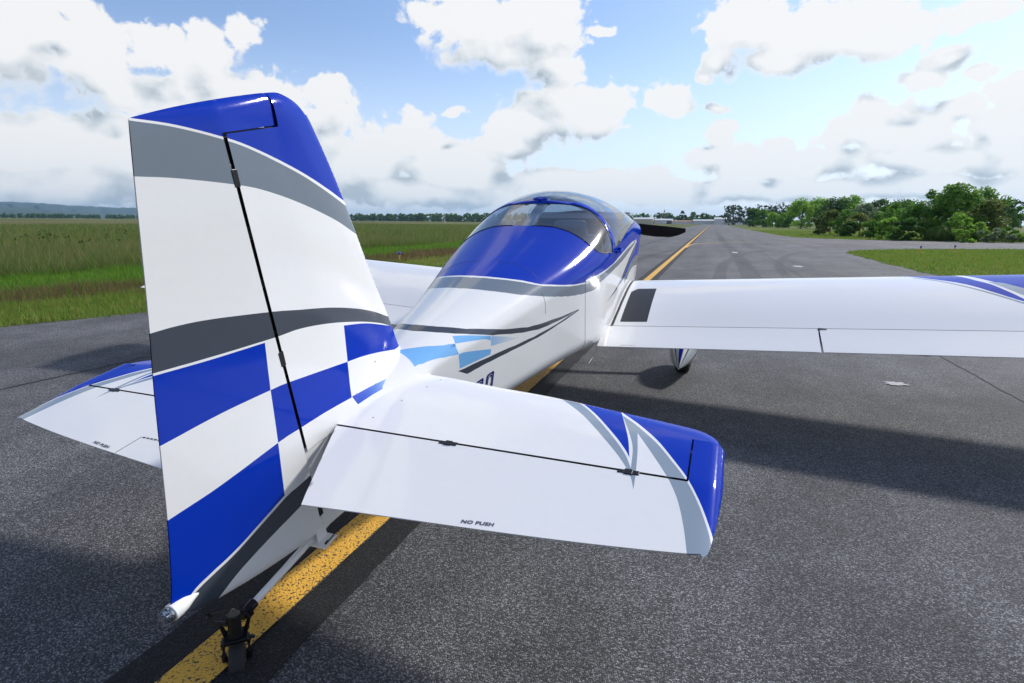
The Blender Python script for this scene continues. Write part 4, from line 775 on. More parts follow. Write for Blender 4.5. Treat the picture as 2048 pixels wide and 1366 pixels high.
# ------------------------------------------------ tailplane and elevators
def reg_h(open_w):
    out = L['h_out'] + L['h_out2'][1:] + L['h_out3'][1:] + [(1.318, -.45), (1.6, -.45), (1.6, .75), (.55, .75)]
    wht = L['h_w1'] + L['h_w2'][1:] + L['h_w3'][1:] + [(1.45, -.225), (1.6, .75), (.62, .75)]
    blu = L['h_b1'] + L['h_b2'][1:] + L['h_b3'][1:] + [(1.46, -.2), (1.6, .75), (.66, .75)]
    return [(out, SILV if False else GREY), (wht, WHITE), (blu, BLUE)]
P_HGREY = paint('pale_grey_paint', (.28, .34, .40))
P_LOT.append(P_HGREY)
hreg = [(p, 9 if q == GREY else q) for p, q in reg_h(True)]
hs_ol = [(.02, .006), (1.289, .006), (1.289, .231), (1.3915, .230)] + [(1.3918, y) for y in (.225,)][:0] + [(x, float(H_le(x)) - .0002) for x in list(np.linspace(1.3895, 1.25, 26)) + list(np.linspace(1.22, .02, 40))]
gh = gridy(.02, 1.39, .0, .54, .024) + [(x, float(H_le(x)) - d) for x in np.linspace(.02, 1.38, 80) for d in (.0008, .003, .007, .013, .022, .034)] + [(1.3915 - d, y) for y in np.linspace(.23, .30, 8) for d in (.0008, .003, .007, .013, .022, .034)]
P2, T, mi = patch(hs_ol, hreg, gh, .024)
t = hs_t(P2[:, 0], P2[:, 1])
for sx_ in (1, -1):
    prt = []
    for s in (1, -1):
        V = np.c_[sx_*P2[:, 0], P2[:, 1], HZ + s*t]
        prt.append((V, orient(V, T, lambda c, s=s: np.tile([0, 0, s], (len(c), 1))), mi))
    hs = shells('tailplane', prt, plane)
    mb = MB(); mb.box((sx_*.66, .001, HZ), (1.24, .016, .054)); mb.box((sx_*1.290, .115, HZ), (.008, .22, .02)); mb.build('gap_shade_spar', P_BLK, plane, smooth=False, off=BASE)  # black bar puts the shade inside the elevator gap into its colour
    for hx in (.513, 1.121):
        mb = MB(); mb.box((sx_*hx, -.002, HZ), (.026, .026, .0705)); mb.box((sx_*(hx + .022), -.002, HZ), (.022, .020, .069)); mb.box((sx_*(hx - .022), -.003, HZ), (.022, .018, .0685)); mb.build('elevator_hinge', M_DKMET, plane, smooth=False, off=BASE, bevel=.002)
xi = np.linspace(1.345, .200, 50)
el_ol = [(.055, -.004), (.185, -.345), (.200, -.3805)] + [(x, float(E_te(x))) for x in xi[::-1]] + [(1.3525, -.272)] + [(float(E_tip(y)) - .0002, y) for y in np.linspace(-.262, .224, 40)] + [(1.2945, .224), (1.2945, -.004)]
ge = gridy(.05, 1.39, -.39, .23, .026) + [(float(E_tip(y)) - d, y) for y in np.linspace(-.26, .22, 50) for d in (.0008, .003, .007, .013, .022, .032)]
trim = [(.672, -.3335), (.660, -.2415), (.20, -.2395), (.20, -.50), (.672, -.50)]
def build_el(sx_):
    regs = list(hreg)
    P2, T, mi = patch(el_ol, regs + ([(trim, 50)] if sx_ < 0 else []), ge, .026)
    mid = el_mid(P2[:, 0], P2[:, 1]); t = el_t(P2[:, 0], P2[:, 1])
    tr = mi == 50
    def mk(name, T_, mi_, parent, inset=0):
        prt = []
        for s in (1, -1):
            V = np.c_[sx_*P2[:, 0], P2[:, 1], mid + s*t]
            prt.append((V, orient(V, T_, lambda c, s=s: np.tile([0, 0, s], (len(c), 1))), mi_))
        return shells(name, prt, parent)
    e = mk('elevator', T[~tr], mi[~tr], plane)
    if tr.any():
        mk('trim_tab', T[tr], np.zeros(tr.sum(), int), e)
        mb = MB()
        for a, b in zip(np.linspace(.205, .655, 24)[:-1], np.linspace(.205, .655, 24)[1:]):
            x = (a+b)/2; mb.box((-x, -.240, float(el_z(x, -.240)) + .0008), ((b-a)*.62, .0035, .0025))
        p0, p1 = np.array((-.660, -.2415)), np.array((-.672, -.3335))
        for q in np.linspace(0, 1, 14): 
            p = p0 + (p1-p0)*q; mb.box((p[0], p[1], float(el_z(-p[0], p[1])) + .0001), (.0022, .0068, .0012))
        mb.build('trim_hinge', P_BLK, e, smooth=False, off=BASE)
    return e
elevs = [build_el(1), build_el(-1)]
# ------------------------------------------------ lettering helper: built-in font turned to mesh and laid on a skin
def lettering(text, mat, parent, place, size, squeeze=1.0, shear=.0, bold=.0, lift=.0012, name='lettering'):
    cu = bpy.data.curves.new(name, 'FONT'); cu.body = text; cu.size = size; cu.shear = shear; cu.offset = bold; cu.resolution_u = 3
    cu.space_character = 1.05
    tmp = bpy.data.objects.new(name, cu); COL.objects.link(tmp)
    dg = bpy.context.evaluated_depsgraph_get(); me = bpy.data.meshes.new_from_object(tmp.evaluated_get(dg))
    bpy.data.objects.remove(tmp)
    V = np.array([v.co[:] for v in me.vertices]); F = [tuple(p.vertices) for p in me.polygons]
    V[:, 0] *= squeeze
    W_ = np.array([place(x, y, lift) for x, y, _ in V])
    return mesh_np(name, W_, F, mat, parent=parent, off=BASE)
P_INK = plain('lettering_ink', (.06, .07, .10), .4)
def on_el(sx_, x0, y0, x1, y1):
    d = np.array((x1 - x0, y1 - y0)); d /= np.linalg.norm(d); nrm = np.array((-d[1], d[0]))
    if sx_ < 0: nrm = np.array((-d[1], d[0]))
    def f(u, v, l):
        p = np.array((x0, y0)) + d*u + nrm*v
        return (p[0], p[1], float(el_z(abs(p[0]), p[1])) + l)
    return f
lettering('NO PUSH', P_INK, elevs[0], on_el(1, .709, -.3240, .793, -.3140), .0165, 1.32, .05, .0006)
lettering('NO PUSH', P_INK, elevs[1], on_el(-1, -.826, -.3150, -.742, -.3250), .0165, 1.32, .05, .0006)
# ------------------------------------------------ fuselage
def fus_poly(c): return [(y, u) for y, u in c]
def clipu(c):
    o = [(y, max(u, -.02)) for y, u in c]; return o
fw, fb, fg = (clipu(L[q]) for q in ('f_w', 'f_b', 'f_g'))
# keep the curves from bunching at the centreline
def from_centre(c): 
    c = [p for p in c if p[1] > -.015]; return [(c[0][0] - .005, -.03)] + c
fw, fb, fg = map(from_centre, (fw, fb, fg))
nose = [(3.6, .555), (4.2, .545), (5.4, .54), (5.4, -.03)]
ck = L['ckA']; ck2 = L['ckA2']
freg = [(fg + nose, GREY), (fw + nose, WHITE), (fb + nose, BLUE),
        ([(p[0], p[1]) for p in L['arrow']], DARK),
        (between(from_centre(L['sw1t']), from_centre(L['sw1b'])), DARK), (between(L['sw2t'], L['sw2b']), DARK),
        (ck + L['ckcol'][6:][:7] + ck2, SKYB), (L['ckB'], SKYB), (L['ckC'], SKYB), (L['ckD'], FADE2)]
cowl_blue = smooth_line([(3.66, .572), (3.56, .612), (3.34, .648), (3.14, .670), (3.02, .688), (2.87, .697), (3.08, .700), (3.20, .688), (3.36, .666), (3.62, .654), (4.0, .664), (4.2, .69), (4.35, .76), (4.4, .84)]) + [(5.4, .86), (5.4, .4), (3.4, .4)]
leaf_line = smooth_line([(3.655, .572), (3.54, .613), (3.33, .649), (3.13, .672), (3.0, .690), (2.42, .712)]) + smooth_line([(2.9, .676), (3.1, .650), (3.3, .624), (3.5, .594), (3.62, .574)])
bow_line = smooth_line([(4.4, .84), (4.35, .76), (4.2, .69), (4.0, .664), (3.62, .654), (3.36, .666), (3.19, .690), (3.05, .708)]) + smooth_line([(3.1, .735), (3.22, .730), (3.35, .712), (3.56, .708), (3.97, .742), (4.1, .80), (4.12, .86)])
freg = [(cowl_blue, BLUE), (leaf_line, DARK), (bow_line, GREY)] + freg[:3] + freg[4:]
bow_in = [(2.607, -.03)] + L['rw_t'][1:]; bow_out = [(2.662, -.03)] + L['bow_t'][1:]
rwb = [(2.226, -.03), (2.230, .04)] + L['rw_b'][4:]
GLR, GLC, FRM = 20, 21, 22
low = [(2.43, .462), (2.47, .482)]
rear_win = bow_in + [(2.50, .490)] + (rwb + low)[::-1]
bow = bow_out + [(2.575, .494), (2.50, .494)] + bow_in[::-1]
can = bow_out + [(2.585, .480), (2.75, .478), (3.0, .462), (3.3, .445), (3.5, .425), (3.68, .38), (3.80, .30), (3.88, .18), (3.91, .05), (3.91, -.03)]
freg += [(bow, FRM), (rear_win, GLR), (can, GLC)]
gfz = [(y, u) for y in np.arange(-.15, 5.3, .04) for u in np.linspace(0, 1, 71)]
f_ol = [(-.155, 0), (5.3, 0), (5.3, 1), (-.155, 1)]
clip01 = lambda poly: [(min(max(y, -.155), 5.3), min(max(u, 0.0), 1.0)) for y, u in poly]
freg = [(clip01(p), q) for p, q in freg]
P2, T, mi = patch(f_ol, freg, gfz, .03)
def fus3(P2, s, inset=0.0):
    x, y, z = fus(P2[:, 0], np.clip(P2[:, 1], 0, 1)); V = np.c_[s*x, y, z]
    return V
def axis_out(c): 
    o = np.c_[c[:, 0], np.zeros(len(c)), c[:, 2] - (.5*F_top(c[:, 1]) + .5*F_bot(c[:, 1]))]; return o
def fus_part(name, sel, parent, mats=None, remap=None):
    prt = []
    for s in (1, -1):
        V = fus3(P2, s); Tt = orient(V, T[sel], axis_out)
        prt.append((V, Tt, mi[sel] if remap is None else np.full(sel.sum(), remap)))
    return shells(name, prt, parent, mats)
fuselage = fus_part('fuselage', mi < 20, plane)
M_RWIN = glassy('tinted_rear_window', (.56, .67, .77), .07, 1.0, 1.95)
M_CANO = glassy('tinted_canopy', (.70, .78, .85), .04, 1.0, 1.95)
fus_part('rear_window', mi == GLR, plane, [M_RWIN], 0)
fus_part('canopy', mi == GLC, plane, [M_CANO], 0)
# aft canopy bow: the same skin standing 4 mm proud, with an edge
selb = mi == FRM
prt = []
for s in (1, -1):
    V = fus3(P2, s); N = axis_out(V); N /= np.linalg.norm(N, axis=1)[:, None]; V = V + N*.003
    prt.append((V, orient(V, T[selb], axis_out), np.full(selb.sum(), BLUE)))
cb = shells('canopy_frame', prt, plane)
so = cb.modifiers.new('thickness', 'SOLIDIFY'); so.thickness = .006
# seals: thin black beads round the glass
def bead(name, pts, r, mat, parent=None, lift=.001):
    if pts[0][1] <= .02 or pts[-1][1] <= .02:          # meets at the ridge: one run over the top
        q = pts if pts[0][1] <= .02 else pts[::-1]
        runs = [[(y, -u) for y, u in q[::-1]] + list(q[1:])]
    else: runs = [[(y, s*u) for y, u in pts] for s in (1, -1)]
    for run in runs:
        mb = MB(); mb.tube([tuple(float(v) for v in np.array(fus(y, u)) + np.array((0, 0, lift))) for y, u in run], r, 5)
        mb.build(name, mat, parent or plane, off=BASE)
bead('window_seal', [p for p in rwb + low + [(2.50, .490)] if p[1] >= 0], .0035, P_BLK)
bead('window_seal', [p for p in bow_in if p[1] >= 0], .0035, P_BLK)
bead('canopy_seal', [(2.585, .480), (2.75, .478), (3.0, .462), (3.3, .445), (3.5, .425), (3.68, .38), (3.80, .30), (3.88, .18), (3.91, .05), (3.91, 0)], .004, P_BLK)
# panel joints in the skin
M_JOINT = plain('panel_joint', (.10, .11, .13), .6)
bead('skin_joint', [(1.985, u) for u in np.linspace(.50, .90, 24)], .0014, M_JOINT, lift=0)
bead('skin_joint', [(1.5, u) for u in np.linspace(.40, .56, 14)], .0012, M_JOINT, lift=0)
bead('skin_joint', [(p[0], p[1]) for p in L['seamtop'] if .02 <= p[1] < .30], .0012, M_JOINT, lift=0)
# dark lining so the cabin reads as a hollow space
M_LIN = plain('grey_cabin_lining', (.13, .145, .165), .85, var=.15, scale=30)
def lining(y0, y1, u0, u1):
    ys = np.linspace(y0, y1, 20); us = np.linspace(u0, u1, 26); Vv = []; Fv = []
    for s in (1, -1):
        b = len(Vv)
        for y in ys:
            for u in us:
                x, yy, z = fus(y, u); zc = -.05
                Vv.append((s*float(x)*.965, y, zc + (float(z) - zc)*.965))
        for i in range(19):
            for j in range(25): Fv.append((b+i*26+j, b+i*26+j+1, b+(i+1)*26+j+1, b+(i+1)*26+j))
    return Vv, Fv
lm = MB()
for q in ((1.45, 2.22, 0, 1), (2.22, 3.95, .512, 1), (3.93, 4.15, 0, 1)): lm.add(*lining(*q))
for yb in (1.46, 4.14):
    q = [np.array(fus(yb, u), float) for u in np.linspace(-1, 1, 41)[:-1]]; lm.add([(v[0]*.95, yb, -.05 + (v[2] + .05)*.95) for v in q], [tuple(range(40))])
lm.build('cabin_lining', M_LIN, plane, off=BASE)
mb = MB(); mb.box((0, 3.0, -.46), (.96, 1.5, .02)); mb.box((0, 2.27, -.12), (.96, .03, .40)); mb.build('cabin_floor', M_LIN, plane, smooth=False, off=BASE)
M_SEAT = plain('grey_seat_leather', (.20, .215, .235), .55, var=.2); M_PAN = plain('black_panel', (.02, .02, .022), .5)
for s in (1, -1):
    mb = MB()
    R_ = np.array(((1, 0, 0), (0, math.cos(.30), -math.sin(.30)), (0, math.sin(.30), math.cos(.30))))
    R_ = R_.T
    mb.box((s*.27, 2.62, -.12), (.44, .10, .56), R_.T); mb.box((s*.27, 2.50, .205), (.25, .07, .13), R_.T); mb.box((s*.27, 2.86, -.33), (.44, .46, .12))
    mb.build('seat', M_SEAT, plane, off=BASE, bevel=.035)
mb = MB(); mb.box((0, 3.62, -.06), (1.02, .05, .26)); mb.box((0, 3.78, .075 - .02), (.92, .30, .02)); mb.build('instrument_panel', M_PAN, plane, smooth=False, off=BASE, bevel=.01)
# roll bar and its centre brace
M_BRACE = plain('grey_roll_bar_paint', (.26, .31, .36), .4)
arc = [(.505*math.cos(a), 2.84, .0 + .365*math.sin(a)) for a in np.linspace(0.0, math.pi, 25)]
mb = MB(); mb.tube(arc, .022, 10)
mb.build('roll_bar', M_BRACE, plane, off=BASE)
mb = MB(); d0_ = np.array((0, 2.78, .362)); d1_ = np.array((0, 2.08, .185)); dd = (d1_-d0_)/np.linalg.norm(d1_-d0_)
R_ = np.array(((1, 0, 0), (0, dd[1], -dd[2]), (0, dd[2], dd[1])))
mb.box((d0_+d1_)/2, (.075, np.linalg.norm(d1_-d0_), .03), R_); mb.build('roll_bar_brace', M_BRACE, plane, smooth=False, off=BASE, bevel=.006)
# latch at the top of the bow
mb = MB(); zt = float(F_top(2.66)); mb.tube([(.055*math.cos(a), 2.66 + .030*math.sin(a), zt + .012) for a in np.linspace(0, 2*math.pi, 25)], .006, 8, False); mb.box((0, 2.66, zt + .008), (.03, .05, .012))
mb.build('canopy_latch', P_BLUE, plane, off=BASE)
mb = MB(); x_, y_, z_ = [float(q) for q in fus(2.62, .5)]
mb.tube([(x_, y_, z_ - .02), (x_ + .025, y_ + .01, z_ - .015), (x_ + .03, y_ + .06, z_ - .012), (x_ + .004, y_ + .075, z_ - .012)], .011, 8); mb.build('canopy_handle', P_BLUE, plane, off=BASE)
# tail cone end, rudder horn and cables
mb = MB(); mb.box((0, -.160, -.20), (.046, .012, .335)); mb.build('tail_cone_end', P_BLK, plane, smooth=False, off=BASE)
mb = MB(); mb.box((.0, -.178, -.388), (.155, .075, .007)); mb.box((.035, -.172, -.360), (.006, .05, .055)); mb.box((-.035, -.172, -.360), (.006, .05, .055))
mb.build('rudder_horn', P_WHITE, plane, smooth=False, off=BASE, bevel=.002)
mb = MB(); mb.tube([(.068, -.185, -.383), (.085, .25, -.34)], .0022, 6); mb.tube([(-.068, -.185, -.383), (-.085, .25, -.34)], .0022, 6)
mb.tube([(.066, -.195, -.384), (.075, -.19, -.372)], .004, 6); mb.build('rudder_cable', M_DKMET, plane, off=BASE)
for s in (1, -1):
    mb = MB(); mb.tube([(s*.04, -.002, HZ), (s*.062, -.002, HZ)], .026, 14); mb.box((s*.052, -.004, HZ - .02), (.018, .03, .075)); mb.build('elevator_horn', P_BLK, plane, off=BASE)
# small screws in the tail fairing
M_SCREW = plain('screw_head', (.30, .31, .33), .35, .8)
mb = MB()
for y, z in ((.14, .055), (.25, .045), (.36, .040), (.46, .035), (.30, .12), (.40, .14)):
    x = float(fin_t(y, z))
    for s in (1, -1): mb.lathe((s*(x - .001), y, z), (s, 0, .35), [(0, .0035), (.002, .0035), (.0022, .0)], 8)
for x, y in ((.16, .08), (.20, .22), (.235, .36), (.25, .45)):
    mb.lathe((x, y, float(hs_z(x, y)) - .001), (0, 0, 1), [(0, .003), (.0018, .003), (.002, 0)], 8); mb.lathe((-x, y, float(hs_z(x, y)) - .001), (0, 0, 1), [(0, .003), (.0018, .003), (.002, 0)], 8)
mb.build('screws', M_SCREW, plane, off=BASE)['kind'] = 'stuff'
# registration: only the last two figures show past the tailplane
def ring_digit(y0, zb, w, h, sh, grow):
    o = []
    r = .014
    for cx_, cy_, a0 in ((w - r + grow, h - r + grow, 0), (r - grow, h - r + grow, 90), (r - grow, r - grow, 180), (w - r + grow, r - grow, 270)):
        for a in (0, 30, 60, 90):
            q = math.radians(a0 + a); u, v = cx_ + r*math.cos(q), cy_ + r*math.sin(q); o.append((y0 + u + v*sh, zb + v))
    return o
def side_x(y): return float(F_half(y))
M_REG = paint('registration_blue', (.012, .018, .16))
for y0 in (.795, .885):
    mb = MB()
    for ga, gb, lf in ((0, -.010, .0015), (-.013, -.019, .0015)):
        a = ring_digit(y0, -.300, .066, .088, .35, ga); b = ring_digit(y0, -.300, .066, .088, .35, gb); n = len(a)
        V = [(side_x(y) + lf, y, z) for y, z in a + b]
        mb.add(V, [(i, (i+1) % n, n+(i+1) % n, n+i) for i in range(n)])
    mb.build('registration_digit', M_REG, plane, smooth=False, off=BASE)
# ------------------------------------------------ wings
wing_cols = [(1, 0)]
wg = L['w_g']; 
def wing_regions():
    hx = [(4.3, 2.2)]
    a = [wg[0]] + wg + [(3.35, 2.62), (3.6, 2.3), (4.3, 2.3), (4.3, 3.9), (2.3, 3.9), (2.5, 3.58)]
    b1 = L['w_b1a'] + [(3.40, 2.62), (3.55, 2.3), (3.75, 2.3), (3.42, 2.62)] + L['w_b1b'][::-1] + [(2.9, 3.62), (2.55, 3.62)]
    g2 = L['w_g2b'] + [(3.60, 2.3), (3.70, 2.3)] + L['w_b2a'][::-1]
    b2 = L['w_b2a'] + [(3.55, 2.75), (3.80, 2.3), (4.3, 2.3), (4.3, 3.9), (2.95, 3.75), (3.0, 3.5)]
    inner = wg[:1] + [(p[0] + .02, p[1] + .012) for p in wg] + [(3.38, 2.62), (3.62, 2.3), (4.3, 2.3), (4.3, 3.9), (2.35, 3.9), (2.52, 3.6)]
    return [(a, 9), (inner, WHITE), (b1, BLUE), (g2, 9), (b2, BLUE)]
cs = [0, .0008, .003, .008, .016, .028, .045, .07, .10, .15, .2, .27, .35, .44, .53, .62, .70, .76]
HNG = 2.5665
wing_ol = [(.50, HNG + .003), (4.06, HNG + .003), (4.09, 2.75), (4.11, 3.0), (4.11, 3.4), (4.08, 3.56), (4.03, WTE + WCH), (.50, WTE + WCH)]
gw = [(x, WTE + WCH*(1 - c)) for x in np.arange(.5, 4.1, .06) for c in cs]
WALK = [(.611, 2.625), (.813, 2.6275), (.806, 3.225), (.652, 3.225), (.608, 3.150)]
P2w, Tw, miw = patch(wing_ol, wing_regions() + [(WALK, 50)], gw, .06)
M_WALK = plain('black_wing_walk', (.008, .011, .017), .5, var=.25, scale=60)
for sx_ in (1, -1):
    prt = []
    for s, F_ in ((1, wing_z), (-1, wing_zl)):
        z = F_(P2w[:, 0], P2w[:, 1])
        tip = np.clip((4.11 - P2w[:, 0])/.06, 0, 1); mid = (wing_z(P2w[:, 0], P2w[:, 1]) + wing_zl(P2w[:, 0], P2w[:, 1]))/2
        z = mid + (z - mid)*np.sqrt(1 - (1 - tip)**2)
        V = np.c_[sx_*P2w[:, 0], P2w[:, 1], z]
        if s > 0:
            wk = miw == 50; prt.append((V, orient(V, Tw[~wk], lambda c: np.tile([0, 0, 1], (len(c), 1))), miw[~wk])); walk_part = (V, orient(V, Tw[wk], lambda c: np.tile([0, 0, 1], (len(c), 1))), np.zeros(wk.sum(), int))
        else: prt.append((V, orient(V, Tw, lambda c: np.tile([0, 0, -1], (len(c), 1))), np.where(miw == 50, 0, miw)))
    wing = shells('wing', prt, plane)
    for nm, x0, x1 in (('flap', .512, 1.949), ('aileron', 1.957, 4.05)):
        ol = [(x0, HNG - .002), (x1, HNG - .002), (x1 - .006*(nm == 'flap'), WTE), (x0, WTE)]
        q = patch(ol, [r for r in wing_regions()] if nm == 'aileron' else [], [(x, y) for x in np.arange(x0, x1, .07) for y in np.linspace(WTE, HNG, 7)], .07)
        prt = []
        for s, F_ in ((1, wing_z), (-1, wing_zl)):
            V = np.c_[sx_*q[0][:, 0], q[0][:, 1], F_(q[0][:, 0], q[0][:, 1])]
            prt.append((V, orient(V, q[1], lambda c, s=s: np.tile([0, 0, s], (len(c), 1))), q[2]))
        fl_ = shells(nm, prt, plane)
        if nm == 'flap' and sx_ > 0:
            P_TINY = plain('faint_placard_ink', (.35, .36, .38), .5)
            lettering('NO STEP', P_TINY, fl_, lambda u, v, l: (.68 + u, 2.275 + v, float(wing_z(.68 + u, 2.275 + v)) + l), .020, 1.2)
    mb = MB()
    q_ = [(sx_*x, HNG + dy, float(wing_z(x, HNG)) - dz) for x in (.54, 4.05) for dy, dz in ((-.012, .004), (.012, .003), (.012, .07), (-.012, .07))]
    mb.add(q_, [(0, 1, 5, 4), (1, 2, 6, 5), (2, 3, 7, 6), (3, 0, 4, 7), (0, 3, 2, 1), (4, 5, 6, 7)]); mb.build('gap_shade_spar', P_BLK, plane, smooth=False, off=BASE)  # black bar under the slot, painted stand-in for shade between the skins
    mb = MB(); mb.box((sx_*1.975, HNG - .006, float(wing_z(1.97, HNG)) - .004), (.05, .016, .014)); mb.build('aileron_hinge', M_DKMET, plane, smooth=False, off=BASE)
    shells('wing_walk', [walk_part], wing, [M_WALK])
    # rubber seal between wing and body
    ys = np.linspace(2.565, 3.60, 30); Vs_ = []; Fs_ = []
    for i, y in enumerate(ys):
        x0 = float(np.interp(y, [2.565, 2.8, 3.1, 3.6], [.549, .556, .557, .549])); 
        for q in (0, .020): Vs_.append((sx_*(x0 + q), y, float(wing_z(x0 + q, y)) + .0015))
    for i in range(29): Fs_.append((2*i, 2*i+1, 2*i+3, 2*i+2) if sx_ > 0 else (2*i, 2*i+2, 2*i+3, 2*i+1))
    mesh_np('root_seal', np.array(Vs_), Fs_, P_BLK, parent=wing, off=BASE)
# ------------------------------------------------ propeller
M_PROP = plain('matt_black_blade', (.006, .006, .007), .55)
hub = np.array((0, 5.45, -.412))
mb = MB(); mb.lathe(hub + (0, -.10, 0), (0, 1, 0), [(0, .155), (.02, .158), (.10, .15), (.20, .118), (.28, .072), (.33, .03), (.345, .0)], 28)
spin = mb.build('spinner', P_WHITE, plane, off=BASE)
for s in (1, -1):
    Vb = []; Fb = []; rs = np.linspace(.10, .852, 26)
    for r in rs:
        c = float(np.interp(r, [.1, .2, .35, .5, .68, .78, .852], [.11, .14, .160, .160, .138, .095, .046])); th = float(np.interp(r, [.1, .25, .87], [.03, .02, .006])); tw = math.radians(float(np.interp(r, [.1, .87], [52, 20])))
        for a in np.linspace(0, 2*math.pi, 14)[:-1]:
            u, w = .5*c*math.cos(a), .5*th*math.sin(a)
            # chord lies in the disc, pitched by tw
            zz = u*math.cos(tw*.55) - w*math.sin(tw); yy = u*math.sin(tw*.55)*(-s) + w*math.cos(tw)
            Vb.append(hub + np.array((s*r, yy, zz + float(np.interp(r, [.1, .32, .85], [.07, .073, .013])) - .46*c*float(np.interp(r, [.1, .3, .4], [.8, 1, 1])))))
    for i in range(25):
        for j in range(13): Fb.append((i*13+j, i*13+(j+1) % 13, (i+1)*13+(j+1) % 13, (i+1)*13+j))
    Fb.append(tuple(25*13+j for j in range(13))); Fb.append(tuple(range(13))[::-1])
    b = mesh_np('propeller_blade', np.array(Vb), Fb, M_PROP, parent=plane, smooth=True, off=BASE)
# nose bowl closing the front of the cowling
Vn = []; Fn = []; us = np.linspace(-1, 1, 49)[:-1]
base_r = np.array([[float(q) for q in fus(5.3, u)] for u in us]); cen = np.array((0, 5.3, -.41))
for sc_, dy in ((1, 0), (.96, .022), (.88, .036), (.70, .042), (.40, .042)):
    Vn += [tuple(cen + (p - cen)*np.array((sc_, 1, sc_)) + np.array((0, dy, 0))) for p in base_r]
for i in range(4):
    for j in range(48): Fn.append((i*48+j, (i+1)*48+j, (i+1)*48+(j+1) % 48, i*48+(j+1) % 48))
mesh_np('nose_bowl', np.array(Vn), Fn, P_BLUE, parent=plane, smooth=True, off=BASE)
# ------------------------------------------------ main gear
M_TYRE = plain('black_tyre', (.018, .018, .018), .8, var=.3)
for s in (1, -1):
    n = 32; prof = [(3.053, .004), (3.075, .014), (3.12, .033), (3.20, .061), (3.32, .092), (3.46, .115), (3.60, .126), (3.74, .124), (3.86, .105), (3.94, .070), (3.985, .030), (3.995, .004)]
    Vp = []; Fp = []; Mp = []
    for y, r in prof:
        zc = float(np.interp(y, [3.05, 3.5, 4.0], [-1.087, -1.105, -1.15])); hz = r*1.45
        for a in np.arange(n)*2*math.pi/n:
            xx = r*np.sign(math.cos(a))*abs(math.cos(a))**.85; zz = hz*np.sign(math.sin(a))*abs(math.sin(a))**.9
            Vp.append((s*1.03 + xx, y, max(zc + zz, -1.087 - max(.004, min(.19, .19*(y - 3.053) + .35*max(0, y - 3.35))))))
    for i in range(len(prof)-1):
        for j in range(n):
            Fp.append((i*n+j, (i+1)*n+j, (i+1)*n+(j+1) % n, i*n+(j+1) % n)); a = (j + .5)*360/n
            d = abs((a - 90 + 180) % 360 - 180)      # angle from the top ridge
            Mp.append(1 if d < 12 else 0 if d < 18 else 1 if d < 24 else 0 if d < 36 else 2 if d < 47 else 3 if d < 95 else 2 if d < 104 else 0)
    Fp += [tuple(range(n)), tuple((len(prof)-1)*n+j for j in range(n))[::-1]]; Mp += [0, 0]
    mesh_np('wheel_fairing', np.array(Vp), Fp, [P_WHITE, P_BLUE, P_DARK, P_SILV], Mp, parent=plane, smooth=True, off=BASE)
    mb = MB(); mb.lathe((s*1.03 - .07, 3.60, -1.176), (1, 0, 0), [(0, .12), (.01, .16), (.035, .175), (.105, .175), (.13, .16), (.14, .12)], 28); mb.build('main_tyre', M_TYRE, plane, off=BASE)
    mb = MB(); mb.tube([(s*.36, 4.02, -.66), (s*.70, 3.80, -.90), (s*1.0, 3.62, -1.13)], [.05, .04, .036], 12); mb.build('gear_leg', P_WHITE, plane, off=BASE)
# ------------------------------------------------ tail wheel
mb = MB(); mb.tube([(0, .02, -.372), (0, -.184, -.383), (0, -.34, -.392), (0, -.488, -.397)], [.017, .0145, .0125, .0115], 14); tspr = mb.build('tail_spring', P_WHITE, plane, off=BASE)
mb = MB(); mb.tube([(0, -.478, -.3965), (0, -.535, -.399)], .0165, 12); mb.box((0, -.512, -.399), (.038, .018, .028))
mb.tube([(-.022, -.512, -.399), (.022, -.512, -.399)], .006, 8)
mb.build('spring_socket', M_DKMET, plane, off=BASE)
UPV = np.array((-.0, .1949, .9808)); UPV /= np.linalg.norm(UPV)      # world up, in aircraft axes
top_p = np.array((0, -.556, -.362))
tw = empty('tail_wheel', (0, 0, 0)); tw.parent = plane
M_GRIM = plain('dull_dark_metal', (.035, .034, .033), .42, .7, var=.3, scale=60); M_BRASS = plain('worn_steel_cap', (.26, .24, .20), .35, .9, var=.3, scale=80)
mb = MB(); mb.lathe(top_p - UPV*.078, UPV, [(0, .021), (.002, .0235), (.012, .0235), (.013, .020), (.064, .020), (.065, .023), (.074, .023), (.076, .020)], 24); mb.build('pivot_housing', M_GRIM, tw, off=BASE)
mb = MB(); mb.lathe(top_p - UPV*.002, UPV, [(0, .019), (.003, .019), (.004, .011), (.010, .011), (.0105, .005), (.016, .005), (.017, 0)], 20); mb.build('pivot_cap', M_BRASS, tw, off=BASE)
fk = top_p - UPV*.082
SWV = np.array(Matrix.Rotation(math.radians(44), 3, Vector(UPV)))
def swivel(mb): mb.V = [tuple(top_p + SWV @ (np.array(v) - top_p)) for v in mb.V]
mb = MB()
mb.box(fk, (.070, .052, .014)); 
for s in (1, -1):
    mb.tube([fk + (s*.030, 0, 0), fk + (s*.036, -.010, -.016), fk + (s*.036, -.022, -.045), fk + (s*.034, -.030, -.072)], [.010, .009, .008, .010], 10)
    mb.tube([fk + (s*.030, .012, .006), fk + (s*.040, .020, .040), fk + (s*.037, .022, .058)], [.008, .006, .004], 8)
ax = fk + np.array((0, -.030, -.072)); mb.tube([ax - (.046, 0, 0), ax + (.050, 0, 0)], .006, 8)
mb.tube([fk + (.03, -.004, -.004), fk + (.055, -.012, -.008)], .006, 8)
swivel(mb); mb.build('fork', M_DKMET, tw, off=BASE, bevel=.003)
gz = -.515 - .1987*(ax[1] + .60)
rw = ax[2] - gz; rw = max(.055, min(.085, rw*.98))
